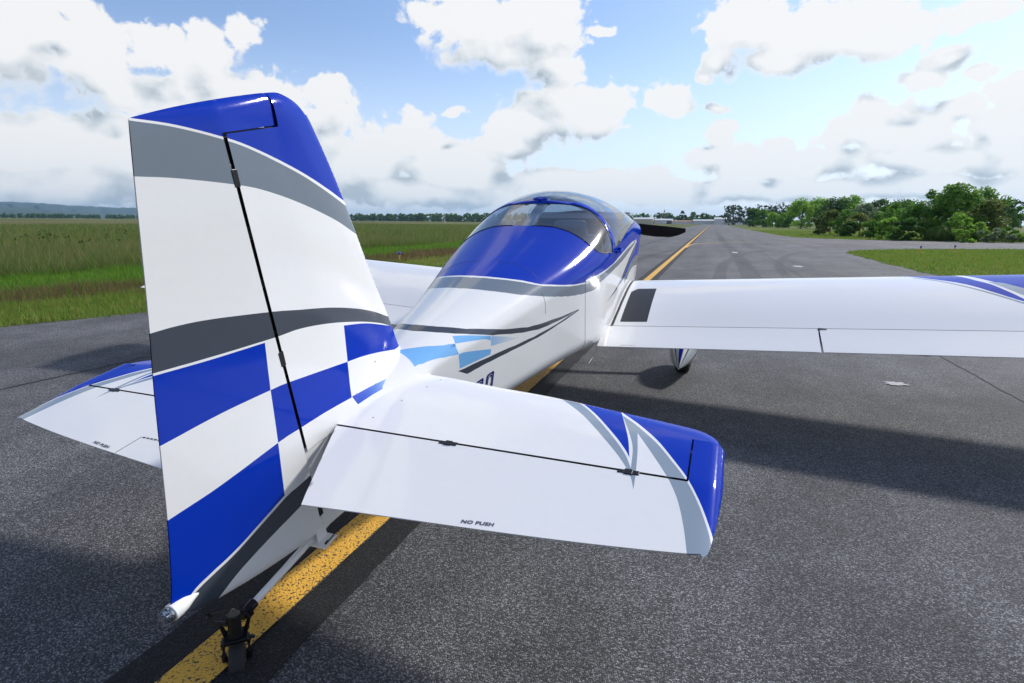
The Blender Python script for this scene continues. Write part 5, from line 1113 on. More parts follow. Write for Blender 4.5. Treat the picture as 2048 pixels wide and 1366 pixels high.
mb = MB(); mb.lathe(ax - (.024, 0, 0), (1, 0, 0), [(0, rw*.62), (.002, rw*.86), (.008, rw*.97), (.016, rw), (.032, rw), (.040, rw*.97), (.046, rw*.86), (.048, rw*.62)], 32); swivel(mb); mb.build('tyre', M_TYRE, tw, off=BASE)
mb = MB(); mb.lathe(ax - (.026, 0, 0), (1, 0, 0), [(0, .004), (.001, rw*.5), (.004, rw*.62), (.048, rw*.62), (.051, rw*.5), (.052, .004)], 24); swivel(mb); mb.build('rim', M_BRASS, tw, off=BASE)
mb = MB(); mb.tube([top_p + (-.005, -.015, -.030), top_p + (-.030, -.045, -.004), top_p + (-.052, -.048, .010), top_p + (-.060, -.035, .012)], [.008, .007, .006, .006], 8)
mb.tube([top_p + (-.060, -.035, .006), top_p + (-.060, -.035, .022)], .008, 8); mb.tube([top_p + (-.058, -.036, .016), top_p + (-.03, .0, .006), top_p + (.016, .03, -.01)], .004, 6)
mb.build('steering_arm', M_GRIM, tw, off=BASE)
# whip antenna under the belly
mb = MB(); mb.tube([(.50, 2.36, -.625), (.50, 2.22, -.650), (.50, 2.06, -.640)], [.004, .003, .002], 8); mb.build('whip_antenna', plain('pale_antenna', (.55, .52, .42), .4), plane, off=BASE)
# =====================================================================
# grass, trees, sheds, lights, hills, air
def mat_leaf(name, lo, hi, trans=.45, gain=1.0):
    lo = tuple(c*gain for c in lo); hi = tuple(c*gain for c in hi)
    mt, k, b, o = material(name)
    geo = k.new('ShaderNodeNewGeometry'); oi = k.new('ShaderNodeObjectInfo')
    n = k.noise(geo.outputs['Position'], 1.3, 3, .6)
    f = k.math('ADD', k.math('MULTIPLY', n.outputs[0], .8), k.math('MULTIPLY', geo.outputs['Random Per Island'], .45))
    f = k.math('ADD', f, k.math('MULTIPLY_ADD', oi.outputs['Random'], .3, -.40), clamp=True)
    col = k.mix(f, lo, hi)
    k.put(b.inputs['Base Color'], col); b.inputs['Roughness'].default_value = .6; b.inputs['Specular IOR Level'].default_value = .2
    tr = k.new('ShaderNodeBsdfTranslucent'); k.put(tr.inputs[0], col)
    mxn = k.new('ShaderNodeMixShader'); mxn.inputs[0].default_value = trans
    k.put(mxn.inputs[1], b.outputs[0]); k.put(mxn.inputs[2], tr.outputs[0]); k.put(o.inputs[0], mxn.outputs[0])
    return mt
M_GREEN = mat_leaf('green_grass_blades', (.035, .085, .008), (.10, .17, .022), gain=2.2)
M_OLIVE = mat_leaf('olive_grass_blades', (.075, .10, .016), (.16, .165, .045), gain=2.2)
M_BROWN = mat_leaf('brown_grass_stems', (.075, .052, .025), (.16, .12, .055), gain=1.6)
M_MEADW = mat_leaf('meadow_grass_blades', (.036, .075, .012), (.105, .125, .034), gain=2.0)
M_TAN = mat_leaf('tan_seed_heads', (.13, .10, .045), (.25, .20, .10), gain=1.6)
def blades(name, regions, mats, label):
    """regions: (sampler, count, height, width, material index); one mesh of single blades"""
    Vs = []; Ms = []
    for smp, n, h, w, q in regions:
        P = smp(n); n = len(P)
        cl = .75 + .25*np.sin(P[:, 0]*1.9 + 2*np.sin(P[:, 1]*.7))*np.sin(P[:, 1]*1.3 + 1.5*np.sin(P[:, 0]*1.1)) + .12*np.sin(P[:, 0]*5.1 + P[:, 1]*3.7)
        a = rng.random(n)*2*np.pi; hh = h*(.5 + .8*rng.random(n))*(.35 + .85*cl); ln = hh*(.15 + .5*rng.random(n)); b = a + rng.normal(size=n)*.8
        d = np.c_[np.cos(a), np.sin(a)]*w*(.6 + .8*rng.random(n))[:, None]/2
        V = np.zeros((n, 3, 3)); V[:, 0, :2] = P - d; V[:, 1, :2] = P + d; V[:, 2, :2] = P + np.c_[np.cos(b), np.sin(b)]*ln[:, None]
        V[:, 0, 2] = -.03; V[:, 1, 2] = -.03; V[:, 2, 2] = -.03 + hh
        Vs.append(V.reshape(-1, 3)); Ms.append(np.full(n, q))
    V = np.vstack(Vs); F = np.arange(len(V)).reshape(-1, 3)
    o = mesh_np(name, V, F, mats, np.concatenate(Ms)); tag(o, label, kind='stuff'); return o
def box_s(x0, x1, y0, y1, keep=None, near=None):
    def f(n):
        P = np.c_[x0 + (x1-x0)*rng.random(n), y0 + (y1-y0)*rng.random(n)]
        if near is not None:
            k_ = rng.random(n) < np.clip((near/np.maximum(np.hypot(P[:, 0]-1.4, P[:, 1]), 1))**1.0, 0, 1); P = P[k_]
        if keep is not None: P = P[keep(P)]
        return P
    return f
taxi_np = np.array(taxi)
def lx(y): return np.interp(y, [p[1] for p in LEFT_EDGE], [p[0] for p in LEFT_EDGE])
def off_l(P): return P[:, 0] < lx(P[:, 1]) + .03 + .06*rng.normal(size=len(P)) + .07*np.sin(P[:, 1]*2.3) + .06*np.sin(P[:, 1]*5.9 + 1)
def off_t(P): return ~inside(P, taxi_np)
wav = lambda P: .5*np.sin(P[:, 1]*.35) + .35*np.sin(P[:, 1]*1.1 + 1)
def zone(a, b): return lambda P: (P[:, 0] + wav(P) < a) & (P[:, 0] + wav(P) > b)
blades('grass', [
    (box_s(-9.2, -6.0, 2.5, 16, off_l), 26000, .09, .012, 1), (box_s(-9.2, -6.0, 2.5, 16, off_l), 16000, .10, .012, 0), (box_s(-9, -6.0, 16, 60, off_l), 26000, .10, .022, 1),
    (box_s(-11, -8.0, 3, 18, zone(-8.2, -10.7)), 22000, .17, .010, 2), (box_s(-11, -8, 3, 18, zone(-8.2, -10.7)), 6000, .15, .012, 0), (box_s(-11, -8.0, 18, 60, zone(-8.2, -10.7)), 16000, .2, .025, 2),
    (box_s(-14.4, -10, 4, 22, zone(-10.3, -14.4)), 36000, .14, .014, 0), (box_s(-14.4, -10, 22, 70, zone(-10.3, -14.4)), 26000, .16, .03, 0),
    (box_s(7, 26, 14, 53, off_t, 30), 60000, .10, .03, 1), (box_s(7, 26, 14, 53, off_t, 30), 60000, .10, .03, 0), (box_s(26, 60, 20, 58, off_t), 24000, .12, .06, 1),
    (box_s(8, 60, 56, 130, off_t, 60), 40000, .14, .07, 1), (box_s(8, 60, 56, 130, off_t, 60), 30000, .14, .07, 0)],
    [M_GREEN, M_OLIVE, M_BROWN], 'short mown grass in green, olive and brown strips along the taxiway edges')
blades('meadow', [
    (box_s(-23, -13.3, 3, 30, zone(-13.9, -40)), 52000, .42, .012, 0), (box_s(-23, -13.6, 3, 30, zone(-14.1, -40)), 9000, .55, .010, 1),
    (box_s(-45, -13.5, 4, 75, zone(-14, -99), 24), 90000, .40, .028, 0), (box_s(-45, -13.5, 4, 75, zone(-14, -99), 24), 14000, .5, .022, 1),
    (box_s(-120, -14, 10, 190, zone(-14, -999), 60), 120000, .40, .09, 0), (box_s(-120, -14, 10, 190, zone(-14, -999), 60), 16000, .46, .06, 1)],
    [M_MEADW, M_TAN], 'tall uncut meadow grass with pale seed heads on the left of the taxiway')
M_WEED = mat_leaf('dark_weed_leaves', (.03, .04, .016), (.06, .075, .03))
Vw = []
for i in range(60):
    x = -17 - 16*rng.random()**1.3; y = 6 + 30*rng.random()
    if rng.random() < .6: x, y = -20 + rng.normal()*2.2, 13 + rng.normal()*3.0
    h = .55 + .3*rng.random()
    for j in range(7):
        p = np.array((x, y, h)) + rng.normal(size=3)*(.04, .04, .05); q = rng.normal(size=(3, 3))*.028; Vw.append(p + q)
    Vw.append(np.array([(x-.006, y, -.03), (x+.006, y, -.03), (x, y, h)]))
Vw = np.array(Vw).reshape(-1, 3)
tag(mesh_np('weeds', Vw, np.arange(len(Vw)).reshape(-1, 3), M_WEED), 'dark flowering weeds standing in the tall meadow grass', kind='stuff')

LEAF = {'dark': mat_leaf('dark_green_leaves', (.010, .030, .006), (.050, .095, .016), gain=3.0), 'mid': mat_leaf('green_leaves', (.022, .060, .008), (.085, .150, .022), gain=3.0),
        'bright': mat_leaf('bright_green_leaves', (.045, .105, .010), (.15, .22, .035), gain=3.0), 'olive': mat_leaf('olive_leaves', (.035, .050, .012), (.10, .115, .030), gain=3.0),
        'pine': mat_leaf('pine_needles', (.010, .024, .010), (.038, .062, .022), .25, gain=1.6), 'grey': mat_leaf('grey_green_leaves', (.05, .07, .035), (.13, .155, .09), gain=3.0)}
M_BARK = plain('bark', (.085, .065, .048), .9, var=.4, scale=9)
def crown_pts(h, w, n, base, lumps, seed, airy=0.0, cone=False):
    """leaf centres gathered in boughs: lumps on an uneven ellipsoid with hollows between"""
    r = np.random.default_rng(seed); C_ = []
    for i in range(lumps):
        t = r.random()
        if cone: z = base + (h - base)*t; rad = w/2*(1 - t)**.6*(.4 + .6*r.random())
        else:
            z = base + (h - base)*(t**.85); q = (z - base)/(h - base); rad = w/2*math.sqrt(max(0, 1 - (2*q - .85)**2/1.35))*(r.random()**.45)
        a = r.random()*2*math.pi; C_.append((rad*math.cos(a), rad*math.sin(a), z, (.13 + .12*r.random())*min(w, h)*(1 - .25*airy)))
    C_ = np.array(C_); k_ = r.integers(0, lumps, n); d = r.normal(size=(n, 3)); d /= np.linalg.norm(d, axis=1)[:, None]
    rr = C_[k_, 3]*(r.random(n)**.4)*(1 + .25*airy*np.abs(r.normal(size=n)))
    P = C_[k_, :3] + d*rr[:, None]*(1, 1, .75); P[:, 2] = np.clip(P[:, 2], .02, None)
    sz_ = h/np.percentile(P[:, 2], 99.3); sr_ = (w/2)/np.percentile(np.hypot(P[:, 0], P[:, 1]), 96)
    P = P*(sr_, sr_, sz_); C_[:, :3] *= (sr_, sr_, sz_)
    return P, C_
def leaf_mesh(P, s, seed, elong=1.0):
    r = np.random.default_rng(seed + 5); n = len(P)
    a = r.normal(size=(n, 3)); a[:, 2] *= .7; a /= np.linalg.norm(a, axis=1)[:, None]; b = np.cross(a, r.normal(size=(n, 3))); b /= np.linalg.norm(b, axis=1)[:, None]
    sz = s*(.55 + .9*r.random(n))[:, None]
    V = np.stack([P - a*sz*.5*elong, P + b*sz*.32 , P + a*sz*.5*elong, P - b*sz*.32], 1).reshape(-1, 3)
    return V, np.arange(4*n).reshape(-1, 4)
def tree(name, loc, h, w, kind, label, n=2600, leaf=.22, base=None, lumps=26, seed=1, airy=0.0, cat='tree', group=None, cone=False):
    t = empty(name, (loc[0], loc[1], -.03)); tag(t, label, cat, group)
    base = (.10*h if cat == 'tree' else .03*h) if base is None else base
    P, C_ = crown_pts(h, w, n, base, lumps, seed, airy, cone)
    V, F = leaf_mesh(P, leaf, seed)
    mesh_np('crown' if cat == 'tree' else 'foliage', V, F, LEAF[kind], parent=t)
    mb = MB(); r0_ = max(.03, .022*h); r = np.random.default_rng(seed)
    top_ = h*.7; p = [(0, 0, 0), (.04*w*r.normal()*.3, 0, top_*.4), (.05*w*r.normal()*.4, .03*w*r.normal(), top_)]
    mb.tube(p, [r0_, r0_*.7, r0_*.2], 7)
    for i in r.choice(len(C_), min(9, len(C_)), replace=False):
        q = C_[i, :3]; z0 = min(q[2]*.75, top_*.9)*(.45 + .4*r.random()); mb.tube([(0, 0, z0), (q[0]*.5, q[1]*.5, (z0 + q[2])/2 - .05*h), tuple(q)], [r0_*.45, r0_*.3, r0_*.1], 5)
    mb.build('trunk' if cat == 'tree' else 'stem', M_BARK, parent=t)
    return t
for i, (nm, x, y, h, w, kind, n, lf, lumps, airy, cat, grp_, lab) in enumerate([
    ('broadleaf_tree', 21.9, 62.7, 4.9, 3.9, 'mid', 5200, 0.24, 34, 0, 'tree', None, 'tallest broadleaf tree, peak of the bush clump beyond the branch taxiway'),
    ('broadleaf_tree', 20.5, 64.2, 4.3, 4.6, 'mid', 5200, 0.24, 34, 0, 'tree', None, 'round mid-green tree against the left side of the tallest clump tree'),
    ('broadleaf_tree', 26.3, 68.6, 4.9, 4.2, 'mid', 2600, 0.22, 24, 0.8, 'tree', None, 'airy tree with sky showing through its crown, right end of the clump'),
    ('broadleaf_tree', 24.7, 63.9, 3.6, 3.7, 'olive', 4200, 0.22, 26, 0, 'tree', None, 'olive brown-green tree in front of the airy tree'),
    ('bush', 21.3, 58.7, 2.3, 2.5, 'bright', 3000, 0.2, 16, 0, 'bush', None, 'bright light-green bush in front of the tallest tree'),
    ('bush', 16.9, 61.1, 1.9, 2.6, 'bright', 2600, 0.2, 16, 0, 'bush', None, 'light round bush at the left foot of the round mid-green tree'),
    ('bush', 17.6, 58.8, 1.9, 3.0, 'dark', 3000, 0.2, 18, 0, 'bush', None, 'dark bush at the front foot of the tall clump'),
    ('broadleaf_tree', 19.9, 73.7, 3.6, 3.8, 'mid', 3600, 0.22, 24, 0, 'tree', None, 'green tree filling the dip left of the tall clump'),
    ('broadleaf_tree', 16.4, 78.6, 3.0, 3.2, 'mid', 3400, 0.22, 24, 0, 'tree', None, 'green tree in the middle of the left half of the bush row'),
    ('bush', 15.3, 80.8, 3.0, 2.4, 'olive', 2600, 0.22, 20, 0, 'bush', None, 'olive bush second from the left end of the bush row'),
    ('bush', 14.5, 83.0, 2.5, 2.2, 'olive', 2400, 0.22, 18, 0, 'bush', None, 'low brownish bush forming the left end of the bush row'),
    ('bush', 17.1, 74.3, 2.5, 3.0, 'olive', 2800, 0.22, 20, 0.3, 'bush', None, 'grey-brown bush between the middle green tree and the dip tree'),
    ('bush', 16.9, 68.3, 1.7, 2.4, 'mid', 2400, 0.2, 16, 0, 'bush', None, 'small green bush at the front of the grey-brown bush'),
    ('bush', 15.8, 72.6, 1.6, 2.2, 'dark', 2200, 0.2, 14, 0, 'bush', None, 'small dark bush under the green tree of the row'),
    ('bush', 20.3, 54.8, 1.05, 1.9, 'bright', 1800, 0.16, 12, 0, 'bush', None, 'small yellowish shrub by the reeds, beside the branch taxiway'),
    ('bush', 22.8, 56.1, 1.1, 2.4, 'grey', 1800, 0.16, 14, 0.3, 'bush', None, 'low grey-green shrub right of the yellowish shrub'),
    ('bush', 24.2, 56.6, 1.2, 2.6, 'mid', 1800, 0.16, 14, 0.3, 'bush', None, 'low green shrub at the right edge of the view'),
    ('bush', 22.7, 59.3, 1.6, 1.8, 'bright', 1800, 0.18, 12, 0, 'bush', None, 'light shrub under the olive tree'),
    ('broadleaf_tree', 24.5, 176.5, 7.9, 7.5, 'bright', 4420, 0.42, 36, 0, 'tree', 'roadside trees behind the bush row', 'bright yellow-green tree at the left end of the tall roadside trees'),
    ('broadleaf_tree', 28.8, 179.9, 8.2, 8.0, 'bright', 4420, 0.42, 36, 0, 'tree', 'roadside trees behind the bush row', 'tall green tree just right of the bright yellow-green one'),
    ('broadleaf_tree', 31.8, 173.3, 8.0, 8.2, 'dark', 4420, 0.42, 36, 0, 'tree', 'roadside trees behind the bush row', 'dark rounded tree above the olive bushes'),
    ('broadleaf_tree', 35.8, 174.6, 8.6, 8.2, 'bright', 4420, 0.42, 36, 0, 'tree', 'roadside trees behind the bush row', 'highest of the roadside trees, above the green row tree'),
    ('broadleaf_tree', 35.3, 156.4, 6.0, 6.2, 'grey', 3380, 0.42, 32, 0.2, 'tree', 'roadside trees behind the bush row', 'pale grey-green tree right of the highest roadside tree'),
    ('broadleaf_tree', 44.8, 185.0, 8.0, 6.5, 'dark', 3640, 0.44, 32, 0.2, 'tree', 'roadside trees behind the bush row', 'dark slender tree behind the pale grey-green one'),
    ('broadleaf_tree', 52.2, 193.4, 8.2, 9.5, 'dark', 3900, 0.46, 34, 0, 'tree', 'roadside trees behind the bush row', 'wide dark tree half hidden by the tall clump'),
    ('broadleaf_tree', 16.0, 239.6, 6.8, 7.0, 'dark', 3120, 0.5, 30, 0, 'tree', 'trees beside the large hangar', 'dark rounded tree beside the right end of the large hangar'),
    ('broadleaf_tree', 19.1, 234.3, 6.4, 6.8, 'mid', 3120, 0.5, 30, 0, 'tree', 'trees beside the large hangar', 'mid-green tree second from the large hangar'),
    ('broadleaf_tree', 21.8, 227.1, 5.2, 5.5, 'bright', 2860, 0.5, 28, 0, 'tree', 'trees beside the large hangar', 'small bright tree third from the large hangar'),
    ('broadleaf_tree', 24.0, 222.9, 4.9, 5.2, 'bright', 2860, 0.5, 28, 0, 'tree', 'trees beside the large hangar', 'small bright tree fourth from the large hangar'),
    ('broadleaf_tree', 26.4, 218.6, 5.2, 5.5, 'mid', 2860, 0.5, 28, 0, 'tree', 'trees beside the large hangar', 'small green tree nearest the tall roadside trees'),
    ('broadleaf_tree', 73.6, 186.5, 6.6, 5.0, 'dark', 2600, 0.46, 22, 0, 'tree', None, 'dark round tree alone in the field right of the clump'),
    ('broadleaf_tree', 77.6, 190.3, 6.2, 4.6, 'mid', 2400, 0.46, 20, 0, 'tree', None, 'second round tree in the field, near the right edge'),
    ('pine_tree', -29.4, 639.3, 13.5, 7.0, 'pine', 1600, 0.9, 18, 0.5, 'tree', 'trees behind the hangars', 'tall open-topped pine behind the low hangars'),
    ('broadleaf_tree', -18.3, 639.7, 12.5, 9.0, 'dark', 1600, 0.9, 18, 0, 'tree', 'trees behind the hangars', 'rounded tree right of the tall pine behind the hangars'),
    ('broadleaf_tree', -6.4, 650.0, 11.5, 10.0, 'dark', 1600, 0.9, 18, 0, 'tree', 'trees behind the hangars', 'broad tree behind the long white hangar'),
    ('pine_tree', -54.1, 637.6, 11.5, 4.6, 'pine', 1400, 0.9, 14, 0.5, 'tree', 'trees behind the hangars', 'slim pine left of the beacon tower'),
    ('broadleaf_tree', -69.7, 636.0, 10.5, 6.0, 'dark', 1400, 0.9, 14, 0, 'tree', 'trees behind the hangars', 'dark tree behind the beige hangar at the left end')]):
    tree(nm, (x, y), h, w, kind, lab, n, lf, None, lumps, 100 + i*7, airy, cat, grp_, kind == 'pine' and airy < .05)
# reeds at the foot of the bushes
blades('reeds', [(box_s(19.0, 22.5, 57.5, 59.8), 2600, 1.0, .05, 0), (box_s(22.5, 31, 58.6, 61), 3000, .75, .05, 0)], [M_MEADW], 'tall reeds and rough grass at the foot of the bushes beyond the branch taxiway')
# far woods that read as one mass
def wood(name, pts, hs, kind, label, dens_=1.0, leaf=1.6, seed=3, dep=30):
    r = np.random.default_rng(seed); Ps = []
    P_ = np.array(pts, float); seg = np.linalg.norm(np.diff(P_, axis=0), axis=1)
    for (a, b, L_) in zip(P_[:-1], P_[1:], seg):
        for j in range(max(2, int(L_/2.6*dens_))):
            c = a + (b - a)*r.random(); back = r.random()*dep; nrm = c/np.linalg.norm(c)
            c = c + nrm*back; h = hs*(.65 + .5*r.random()); w = h*(.65 + .4*r.random())
            q, _ = crown_pts(h, w, int(120 + 40*r.random()), h*.03, 9, r.integers(1e6)); q[:, :2] += c; Ps.append(q)
    V, F = leaf_mesh(np.vstack(Ps), leaf, seed)
    tag(mesh_np(name, V, F, LEAF[kind]), label, kind='stuff')
def pol(u_az, d): a = math.radians(u_az); return (CAM_C[0] + d*math.sin(a), d*math.cos(a))
wood('pine_wood', [pol(1.2, 470), pol(3.2, 455), pol(6.0, 440), pol(8.2, 430), pol(12, 420)], 13.5, 'pine', 'dark pine wood on the skyline behind the hangars and roadside trees', 1.1, 1.5, 3)
wood('far_wood', [pol(12, 420), pol(17, 380), pol(22, 340), pol(30, 330)], 11.5, 'pine', 'dark wood on the skyline at the far right', 1.0, 1.4, 4)
wood('tree_belt', [pol(-3.3, 700), pol(-.5, 720), pol(1.6, 700)], 9.0, 'dark', 'low green tree belt behind the hangars', 2.2, 1.9, 5)
wood('distant_treeline', [pol(-80, 1400), pol(-66, 1500), pol(-52, 1600), pol(-44, 1600)], 8.5, 'dark', 'thin dark treeline under the hills at the far left', 1.1, 2.6, 6, 60)
wood('distant_treeline', [pol(-44, 1500), pol(-37, 1300), pol(-33, 1150), pol(-28, 1000), pol(-20, 900), pol(-12, 850), pol(-3.5, 800)], 12.5, 'dark', 'distant dark treeline between the tail and the cockpit', 1.3, 2.6, 7, 60)
# ------------------------------------------------ hangars
M_WALLW = plain('white_metal_wall', (.70, .70, .68), .5, var=.05); M_WALLB = plain('beige_metal_wall', (.52, .47, .36), .6, var=.05)
M_ROOF = plain('pale_metal_roof', (.60, .61, .60), .4, var=.05); M_ROOFR = plain('rusty_metal_roof', (.33, .17, .10), .7, var=.2); M_OPEN = plain('painted_opening_shade', (.05, .045, .04), .9); M_TRIM = plain('grey_trim', (.35, .36, .36), .6)
def hangar(x, y, w, d, h, wallm, roofm, label, doors=2, opening=False, rise=.10):
    t = empty('hangar', (x, y, -.03)); tag(t, label, 'hangar', 'hangars at the end of the taxiway')
    mb = MB(); hw, hd = w/2, d/2
    mb.add([(-hw, -hd, 0), (hw, -hd, 0), (hw, hd, 0), (-hw, hd, 0), (-hw, -hd, h), (hw, -hd, h), (hw, hd, h), (-hw, hd, h), (-hw, 0, h + rise*d), (hw, 0, h + rise*d)],
           [(0, 1, 5, 4), (2, 3, 7, 6), (1, 2, 6, 9, 5), (3, 0, 4, 8, 7)])
    mb.build('wall', wallm, parent=t, smooth=False)
    mb = MB(); e = .5
    for s in (-1, 1):
        mb.add([(-hw - e, s*(hd + e), h - rise*e*.5 + .05), (hw + e, s*(hd + e), h - rise*e*.5 + .05), (hw + e, 0, h + rise*d + .12), (-hw - e, 0, h + rise*d + .12), (-hw - e, s*(hd + e), h - .12), (hw + e, s*(hd + e), h - .12)], [(0, 1, 2, 3) if s < 0 else (3, 2, 1, 0), (4, 5, 1, 0) if s < 0 else (0, 1, 5, 4)])
    mb.build('roof', roofm, parent=t, smooth=False)
    n = doors; dw = w/n
    for i in range(n):
        mb = MB(); cx_ = -hw + dw*(i + .5); m_ = M_OPEN if (opening and i == n - 1) else wallm  # open bay is a solid panel, its inner shade painted as dark colour
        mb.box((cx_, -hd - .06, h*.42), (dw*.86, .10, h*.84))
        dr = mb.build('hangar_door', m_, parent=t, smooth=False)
        mb = MB()
        for q in np.linspace(-.43, .43, 6): mb.box((cx_ + q*dw, -hd - .13, h*.42), (.12, .05, h*.84))
        mb.box((cx_, -hd - .13, h*.85), (dw*.9, .08, .15)); mb.build('door_frame', M_TRIM, parent=dr, smooth=False)
for a in [
    (15.6, 587.8, 25, 16, 5.0, 'w', 'p', 'large white hangar with a low gable beside the taxiway end', 3, False),
    (29.4, 591.3, 7, 12, 3.9, 'w', 'p', 'small white shed with a dark opening beside the large hangar', 1, True),
    (-4.9, 600.0, 23, 12, 3.4, 'w', 'p', 'long low white hangar left of the large hangar', 4, False),
    (-25.8, 603.4, 24, 12, 2.5, 'w', 'r', 'lowest hangar with a reddish roof in the middle of the row', 4, False),
    (-45.1, 602.2, 17, 14, 3.7, 'w', 'p', 'white hangar with a dark door below the beacon tower', 3, True),
    (-64.3, 596.4, 19, 16, 4.6, 'b', 'p', 'beige hangar at the left end of the row, beside the propeller', 3, False)]:
    hangar(*a[:2], *a[2:5], {'w': M_WALLW, 'b': M_WALLB}[a[5]], {'p': M_ROOF, 'r': M_ROOFR}[a[6]], a[7], a[8], a[9])
# lattice beacon tower and slim poles
M_RED = plain('faded_red_paint', (.35, .10, .06), .6); M_POLE = plain('white_pole_paint', (.72, .72, .70), .5)
def lattice(x, y, h, w, label):
    t = empty('beacon_tower', (x, y, -.03)); tag(t, label, 'tower')
    mb = MB()
    for a, b in ((-1, -1), (1, -1), (1, 1), (-1, 1)): mb.tube([(a*w, b*w, 0), (a*w*.35, b*w*.35, h)], .16, 5)
    mb.build('tower_legs', M_RED, parent=t)['kind'] = 'stuff'
    mb = MB()
    for i in range(7):
        z0, z1 = h*i/7, h*(i+1)/7; a0, a1 = w*(1 - .65*i/7), w*(1 - .65*(i+1)/7)
        for s in (-1, 1):
            mb.tube([(-a0, s*a0, z0), (a1, s*a1, z1)], .10, 4); mb.tube([(a0, s*a0, z0), (-a1, s*a1, z1)], .10, 4); mb.tube([(s*a0, -a0, z0), (s*a1, a1, z1)], .10, 4)
    mb.build('tower_bracing', M_RED, parent=t)['kind'] = 'stuff'
    mb = MB(); mb.box((0, 0, h + .1), (w*1.3, w*1.3, .2)); mb.build('platform', M_TRIM, parent=t, smooth=False)
    mb = MB(); mb.lathe((0, 0, h + .2), (0, 0, 1), [(0, .35), (.3, .42), (.9, .42), (1.1, .2), (1.2, 0)], 10); mb.build('beacon', M_RED, parent=t)
lattice(-47.9, 638.1, 13.5, 1.3, 'reddish lattice beacon tower standing behind the hangars')
def pole(x, y, h, r, label, nm='signal_pole'):
    t = empty(nm, (x, y, -.03)); tag(t, label, 'pole')
    mb = MB(); mb.tube([(0, 0, 0), (0, 0, h*.5)], r, 8); mb.build('lower_mast', M_POLE, parent=t)
    mb = MB(); mb.tube([(0, 0, h*.5), (0, 0, h*.62)], r*.95, 8); mb.build('red_band', M_RED, parent=t)
    mb = MB(); mb.tube([(0, 0, h*.62), (0, 0, h*.92)], r*.7, 8); mb.build('upper_mast', M_POLE, parent=t)
    mb = MB(); mb.lathe((0, 0, h*.92), (0, 0, 1), [(0, r*.8), (h*.02, r*2.4), (h*.06, r*2.4), (h*.08, r)], 10); mb.build('lamp_head', M_TRIM, parent=t)
pole(*pol(-25.75, 300), 5.3, .16, 'slim white pole with a red band far out across the meadow')
# ------------------------------------------------ blue taxiway edge lights
M_BLUEG = plain('blue_lamp_glass', (.01, .03, .42), .15, coat=1.0); M_YELP = plain('yellow_lamp_paint', (.70, .40, .05), .5); M_ORG = plain('orange_base_plate', (.45, .20, .06), .7, var=.2)
def edge_light(x, y, label):
    t = empty('taxiway_light', (x, y, -.03)); tag(t, label, 'taxiway light', 'blue taxiway edge lights')
    mb = MB(); mb.lathe((0, 0, 0), (0, 0, 1), [(0, .15), (.03, .15), (.045, .13), (.05, .03)], 18); mb.build('base_plate', M_ORG, parent=t)
    mb = MB(); mb.lathe((0, 0, .045), (0, 0, 1), [(0, .028), (.18, .024), (.19, .034), (.225, .036), (.23, .03)], 12); mb.build('stem', M_YELP, parent=t)
    mb = MB(); mb.lathe((0, 0, .272), (0, 0, 1), [(0, .040), (.012, .047), (.045, .050), (.08, .042), (.098, .022), (.102, 0)], 14); mb.build('lamp', M_BLUEG, parent=t)
for x, y, lab in ((-8.38, 16.74, 'blue taxiway light in the grass on the left, past the far wing'), (11.22, 33.4, 'blue taxiway light nearest the tip of the grass island'), (13.3, 35.4, 'blue taxiway light in the middle of the row on the grass island'), (17.6, 37.6, 'blue taxiway light at the right end of the row on the grass island'),
                  (10.2, 64.5, 'taxiway light across the branch taxiway, in the grass corner before the bushes'), (14.6, 60.4, 'taxiway light across the branch taxiway, below the dark bushes')):
    edge_light(x, y, lab)
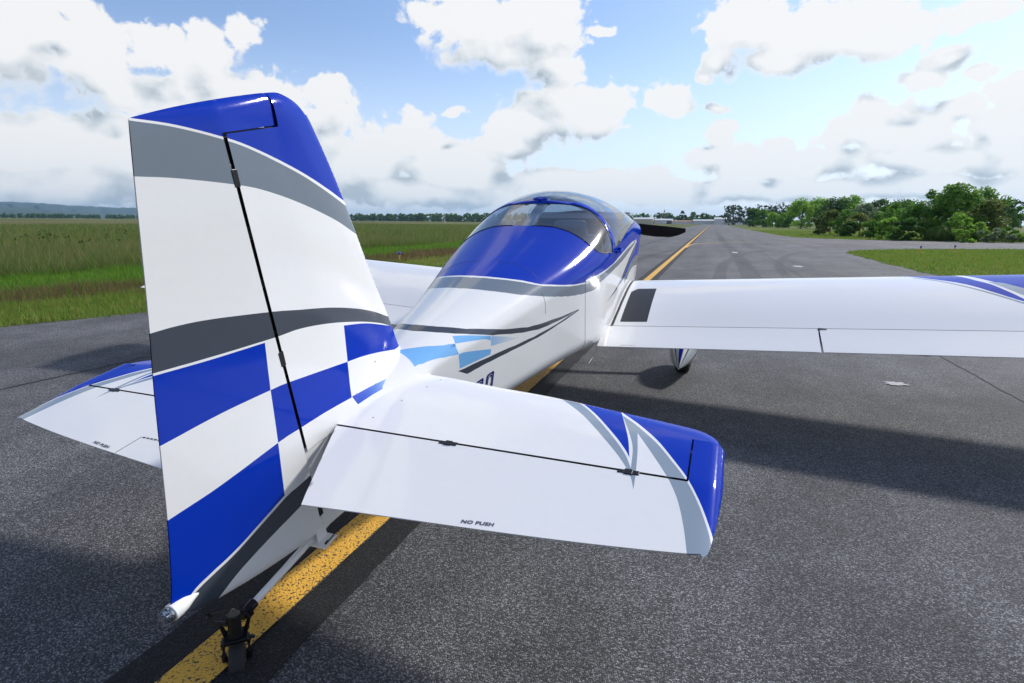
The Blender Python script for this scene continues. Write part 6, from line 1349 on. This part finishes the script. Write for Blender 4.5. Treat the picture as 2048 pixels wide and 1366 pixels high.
# ------------------------------------------------ hills
M_HILL = mat_leaf('wooded_hillside', (.018, .034, .012), (.055, .075, .025), .0)
def ridge(name, a0, a1, d, prof, depth, label, seed):
    r = np.random.default_rng(seed); n = 160; az_ = np.linspace(a0, a1, n); hgt = np.interp(az_, [p[0] for p in prof], [p[1] for p in prof])
    nz = sum(np.interp(np.linspace(0, 1, n), np.linspace(0, 1, q), r.normal(size=q))*(1.0/q)*18 for q in (12, 30, 70, 150))
    hgt = np.maximum(hgt + nz*np.clip(hgt/60, .05, 1), 0); V = []; m_ = 9
    for j in range(m_):
        f = j/(m_ - 1); g = math.sin(f*math.pi)**.8 if 0 < f < 1 else 0
        for i in range(n):
            a = math.radians(az_[i]); dd = d + depth*(f - .5)*(1 + .1*r.normal()); V.append((CAM_C[0] + dd*math.sin(a), dd*math.cos(a), -2 + (hgt[i] + (4*r.normal() if 0 < j < m_-1 else 0))*g))
    F = np.array([(j*n+i, j*n+i+1, (j+1)*n+i+1, (j+1)*n+i) for j in range(m_-1) for i in range(n-1)])
    o = mesh_np(name, np.array(V), F, M_HILL, smooth=True); tag(o, label, kind='structure')
ridge('hills', -84, -36, 7600, [(-84, 90), (-70, 150), (-62, 165), (-59, 150), (-55, 120), (-50, 110), (-45, 85), (-40, 40), (-36, 0)], 2600, 'long blue wooded ridge on the left horizon', 11)
ridge('hills', -80, -38, 5200, [(-80, 60), (-66, 80), (-60, 70), (-56, 40), (-51, 22), (-45, 12), (-38, 0)], 1500, 'lower wooded foothill before the ridge', 12)
ridge('hills', -33.5, -26, 9000, [(-33.5, 0), (-32, 60), (-30.5, 95), (-28.5, 90), (-27, 30), (-26, 0)], 1500, 'single low blue hill on the horizon between tail and cockpit', 13)
# ------------------------------------------------ air
def haze(x, y, z0, z1, density):
    mb = MB(); mb.box((0, 0, (z0 + z1)/2), (2*x, 2*y, z1 - z0))
    mt = bpy.data.materials.new('summer_haze'); mt.use_nodes = True; k = NT(mt.node_tree); k.n.clear()
    o = k.new('ShaderNodeOutputMaterial'); v = k.new('ShaderNodeVolumePrincipled')
    v.inputs['Color'].default_value = (.46, .73, 1.0, 1); v.inputs['Density'].default_value = density; v.inputs['Anisotropy'].default_value = .3
    k.l.new(v.outputs[0], o.inputs['Volume'])
    h = mb.build('haze', mt, smooth=False); tag(h, 'thin blue summer haze over the whole airfield', kind='stuff')
HAZE = True
if HAZE: haze(11500, 11500, -3.5, 215, 8.5e-5)
